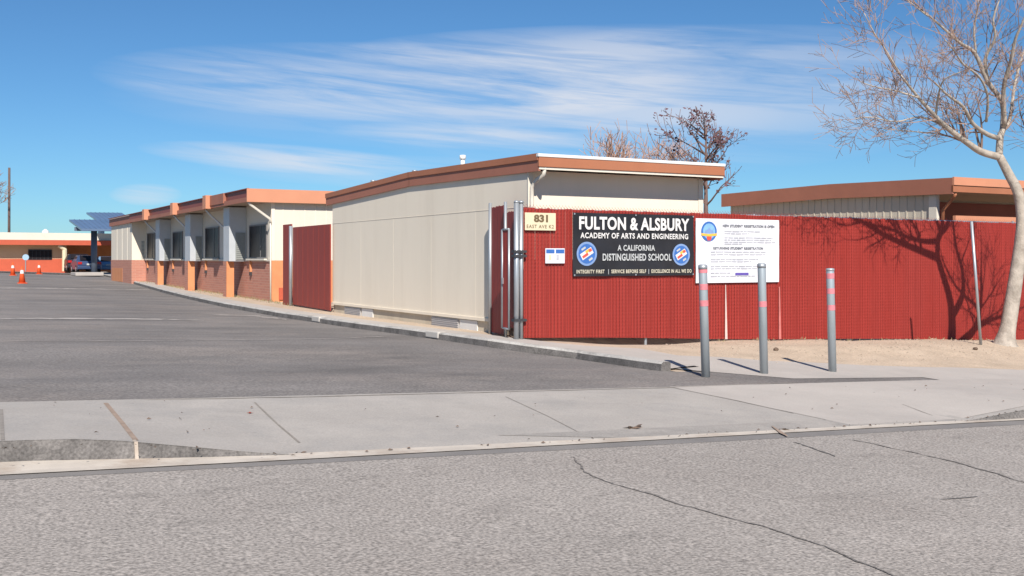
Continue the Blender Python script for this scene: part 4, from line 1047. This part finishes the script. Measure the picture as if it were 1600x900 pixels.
def cone():
    t = thing('traffic_cone', '', 'traffic cone', (0, 0, 0), 'orange cones on the car park')
    MB().box(-.18, .18, -.18, .18, 0, .03).build('base', 'cone', t)
    n = 18; b = MB(); b.tube([(0, 0, .03), (0, 0, .70)], [.135, .03], n); b.build('cone_body', 'cone', t, smooth=True)
    b = MB(); b.tube([(0, 0, .40), (0, 0, .54)], [.083, .062], n, cap=False); b.build('reflective_collar', 'white', t, smooth=True)
    return t
k0 = cone(); k1 = copy_tree(k0); k2 = copy_tree(k0)
for o, px, py, lab, sc in ((k0, 34.5, 443, 'nearest and largest orange traffic cone with white collar', 1.25), (k1, 20, 430.5, 'orange traffic cone farther back, left of the largest cone', 1.25), (k2, 61, 428.5, 'faded orange traffic cone farthest right near the far building', 1.25)):
    p = on(px, py, zlot); o.location = (p.x, p.y, zlot(p.x, p.y) + .006); o['label'] = lab; o.scale = (sc, sc, sc)
p = on(40, 424); q = at_d(40, 402, (p - O).dot(FW))
t = thing('round_sign', 'small pale blue round sign on a thin post before the far wall', 'sign', (p.x, p.y, p.z))
MB().tube([(p.x, p.y, p.z), (p.x, p.y, q.z)], .04, 8).build('post', 'galv', t)
mb = MB(); mb.tube([(q.x, q.y - .07, q.z), (q.x, q.y - .04, q.z)], .24, 20); mb.build('sign_disc', 'disc', t)
# utility pole
p = at_d(14, 360, 112); q = at_d(14.5, 262, 112)
mb = MB(); mb.tube([(p.x, p.y, zf(p.x, p.y)), q], [.15, .12], 10); mb.build('utility_pole', 'wood', smooth=True, label='dark wooden utility pole rising behind the far school wing', category='pole')

# planter kerb under the canopy
mb = MB(); a = on(118, 429); b = on(152, 429); mb.box(a.x, b.x, a.y, a.y + 3.0, zf(a.x, a.y) - .1, zf(a.x, a.y) + .14); struct(mb.build('kerb_island', 'walk_warm', bevel=.03))

# ------------------------------------------------------------------ small loose stuff
rr = random.Random(5)
def pebbles(name, n, fn, rng, size, m, off=0):
    mb = MB()
    for _ in range(n):
        x, y = rng(); s = rr.uniform(*size); z = fn(x, y) + off
        vs = []
        for k in range(5):
            a = 6.28 * k / 5 + rr.uniform(-.3, .3); vs.append((x + math.cos(a) * s * rr.uniform(.7, 1.2), y + math.sin(a) * s * rr.uniform(.7, 1.2), z))
        tp = mb.bm.verts.new((x, y, z + s * .8)); vv = [mb.bm.verts.new(v) for v in vs]
        for k in range(5): mb.bm.faces.new((vv[k], vv[(k + 1) % 5], tp))
    o = mb.build(name, m, recalc=False); o['kind'] = 'stuff'; o['label'] = 'small loose stones scattered over the dry dirt'; o['category'] = 'gravel'; return o
pebbles('gravel', 1700, zdirt, lambda: (rr.uniform(13, 34), rr.uniform(14.2, 18.1)), (.008, .032), 'rock', -.012)
g = MB()
for _ in range(1300):
    y = rr.uniform(CWY - 4, CWY + 30) if rr.random() < .8 else rr.uniform(15.3, 18); 
    if y > 20: x = CWX - abs(rr.gauss(0, .28)) - .05; z = zf(x, y)
    else: x = rr.uniform(15, 33); y = 18.1 - abs(rr.gauss(0, .16)); z = zdirt(x, y)
    h = rr.uniform(.03, .14) if y > 20 else rr.uniform(.02, .07); a = rr.uniform(0, 3.14); w = .012
    g.bm.faces.new([g.bm.verts.new(v) for v in ((x - w * math.cos(a), y - w * math.sin(a), z), (x + w * math.cos(a), y + w * math.sin(a), z), (x + rr.gauss(0, .04), y + rr.gauss(0, .04), z + h))])
o = g.build('dry_grass', 'grass', recalc=False); o['kind'] = 'stuff'; o['label'] = 'sparse dry grass at the foot of the walls and fence'; o['category'] = 'grass'
mb = MB()
for _ in range(260):
    k = rr.random()
    if k < .45: x, y, f_ = rr.uniform(.5, 16), 8.72 + abs(rr.gauss(0, .07)), zwalk
    elif k < .65: x, y, f_ = rr.uniform(1, 16), rr.uniform(9.2, 11.6), zwalk
    else: x, y, f_ = rr.uniform(13, 30), rr.uniform(14.3, 18), zdirt
    s_ = rr.uniform(.008, .026); a = rr.uniform(0, 6.28); z = f_(x, y) + .014
    u = Vector((math.cos(a), math.sin(a), 0)) * s_; v = Vector((-u.y, u.x, 0)) * .45; c = Vector((x, y, z))
    mb.quad(c - u, c + v + Vector((0, 0, s_ * .5)), c + u, c - v)
o = mb.build('leaf_litter', 'debris', recalc=False); o['kind'] = 'stuff'; o['label'] = 'tiny dry leaf scraps along the gutter and on the dirt'; o['category'] = 'leaf litter'
def leaf(px, py, m, lab, s, fn):
    p = on(px, py, fn); mb = MB(); n = 7
    for j in range(4):
        c = Vector((p.x + rr.gauss(0, s * .6), p.y + rr.gauss(0, s * .5), p.z + .008)); a = rr.uniform(0, 6.28)
        u = Vector((math.cos(a), math.sin(a), 0)) * s * rr.uniform(.6, 1.1); v = Vector((-u.y, u.x, 0)) * .35
        mb.quad(c - u, c + v + Vector((0, 0, s * .2)), c + u + Vector((0, 0, s * .1)), c - v)
    mb.build('litter', m, recalc=False, label=lab, category='litter')
leaf(392, 646, 'cone', 'tiny orange and brown scrap lying on the pale driveway apron', .035, zwalk)
leaf(995, 669, 'debris', 'dark crumpled leaves lying on the apron in front of the bollards', .10, zwalk)
leaf(470, 708, 'debris', 'bits of brown leaf lying in the gutter where the kerb ends', .03, zf)
leaf(1222, 672, 'debris', 'brown leaf scraps caught at the gutter joint', .05, zf)
for px, py, lab in ((1213, 547, 'small dark stone on the dirt beside the middle bollard'), (1524, 546, 'small stone on the dirt below the leaning pole')):
    p = on(px, py, zdirt); bm = bmesh.new(); bmesh.ops.create_icosphere(bm, subdivisions=2, radius=.055)
    for v in bm.verts: v.co *= rr.uniform(.8, 1.15); v.co.z *= .7
    mb = MB(); mb.bm.free(); mb.bm = bm; bmesh.ops.translate(bm, verts=bm.verts, vec=(p.x, p.y, p.z + .015)); mb.build('stone', 'debris', label=lab, category='stone')
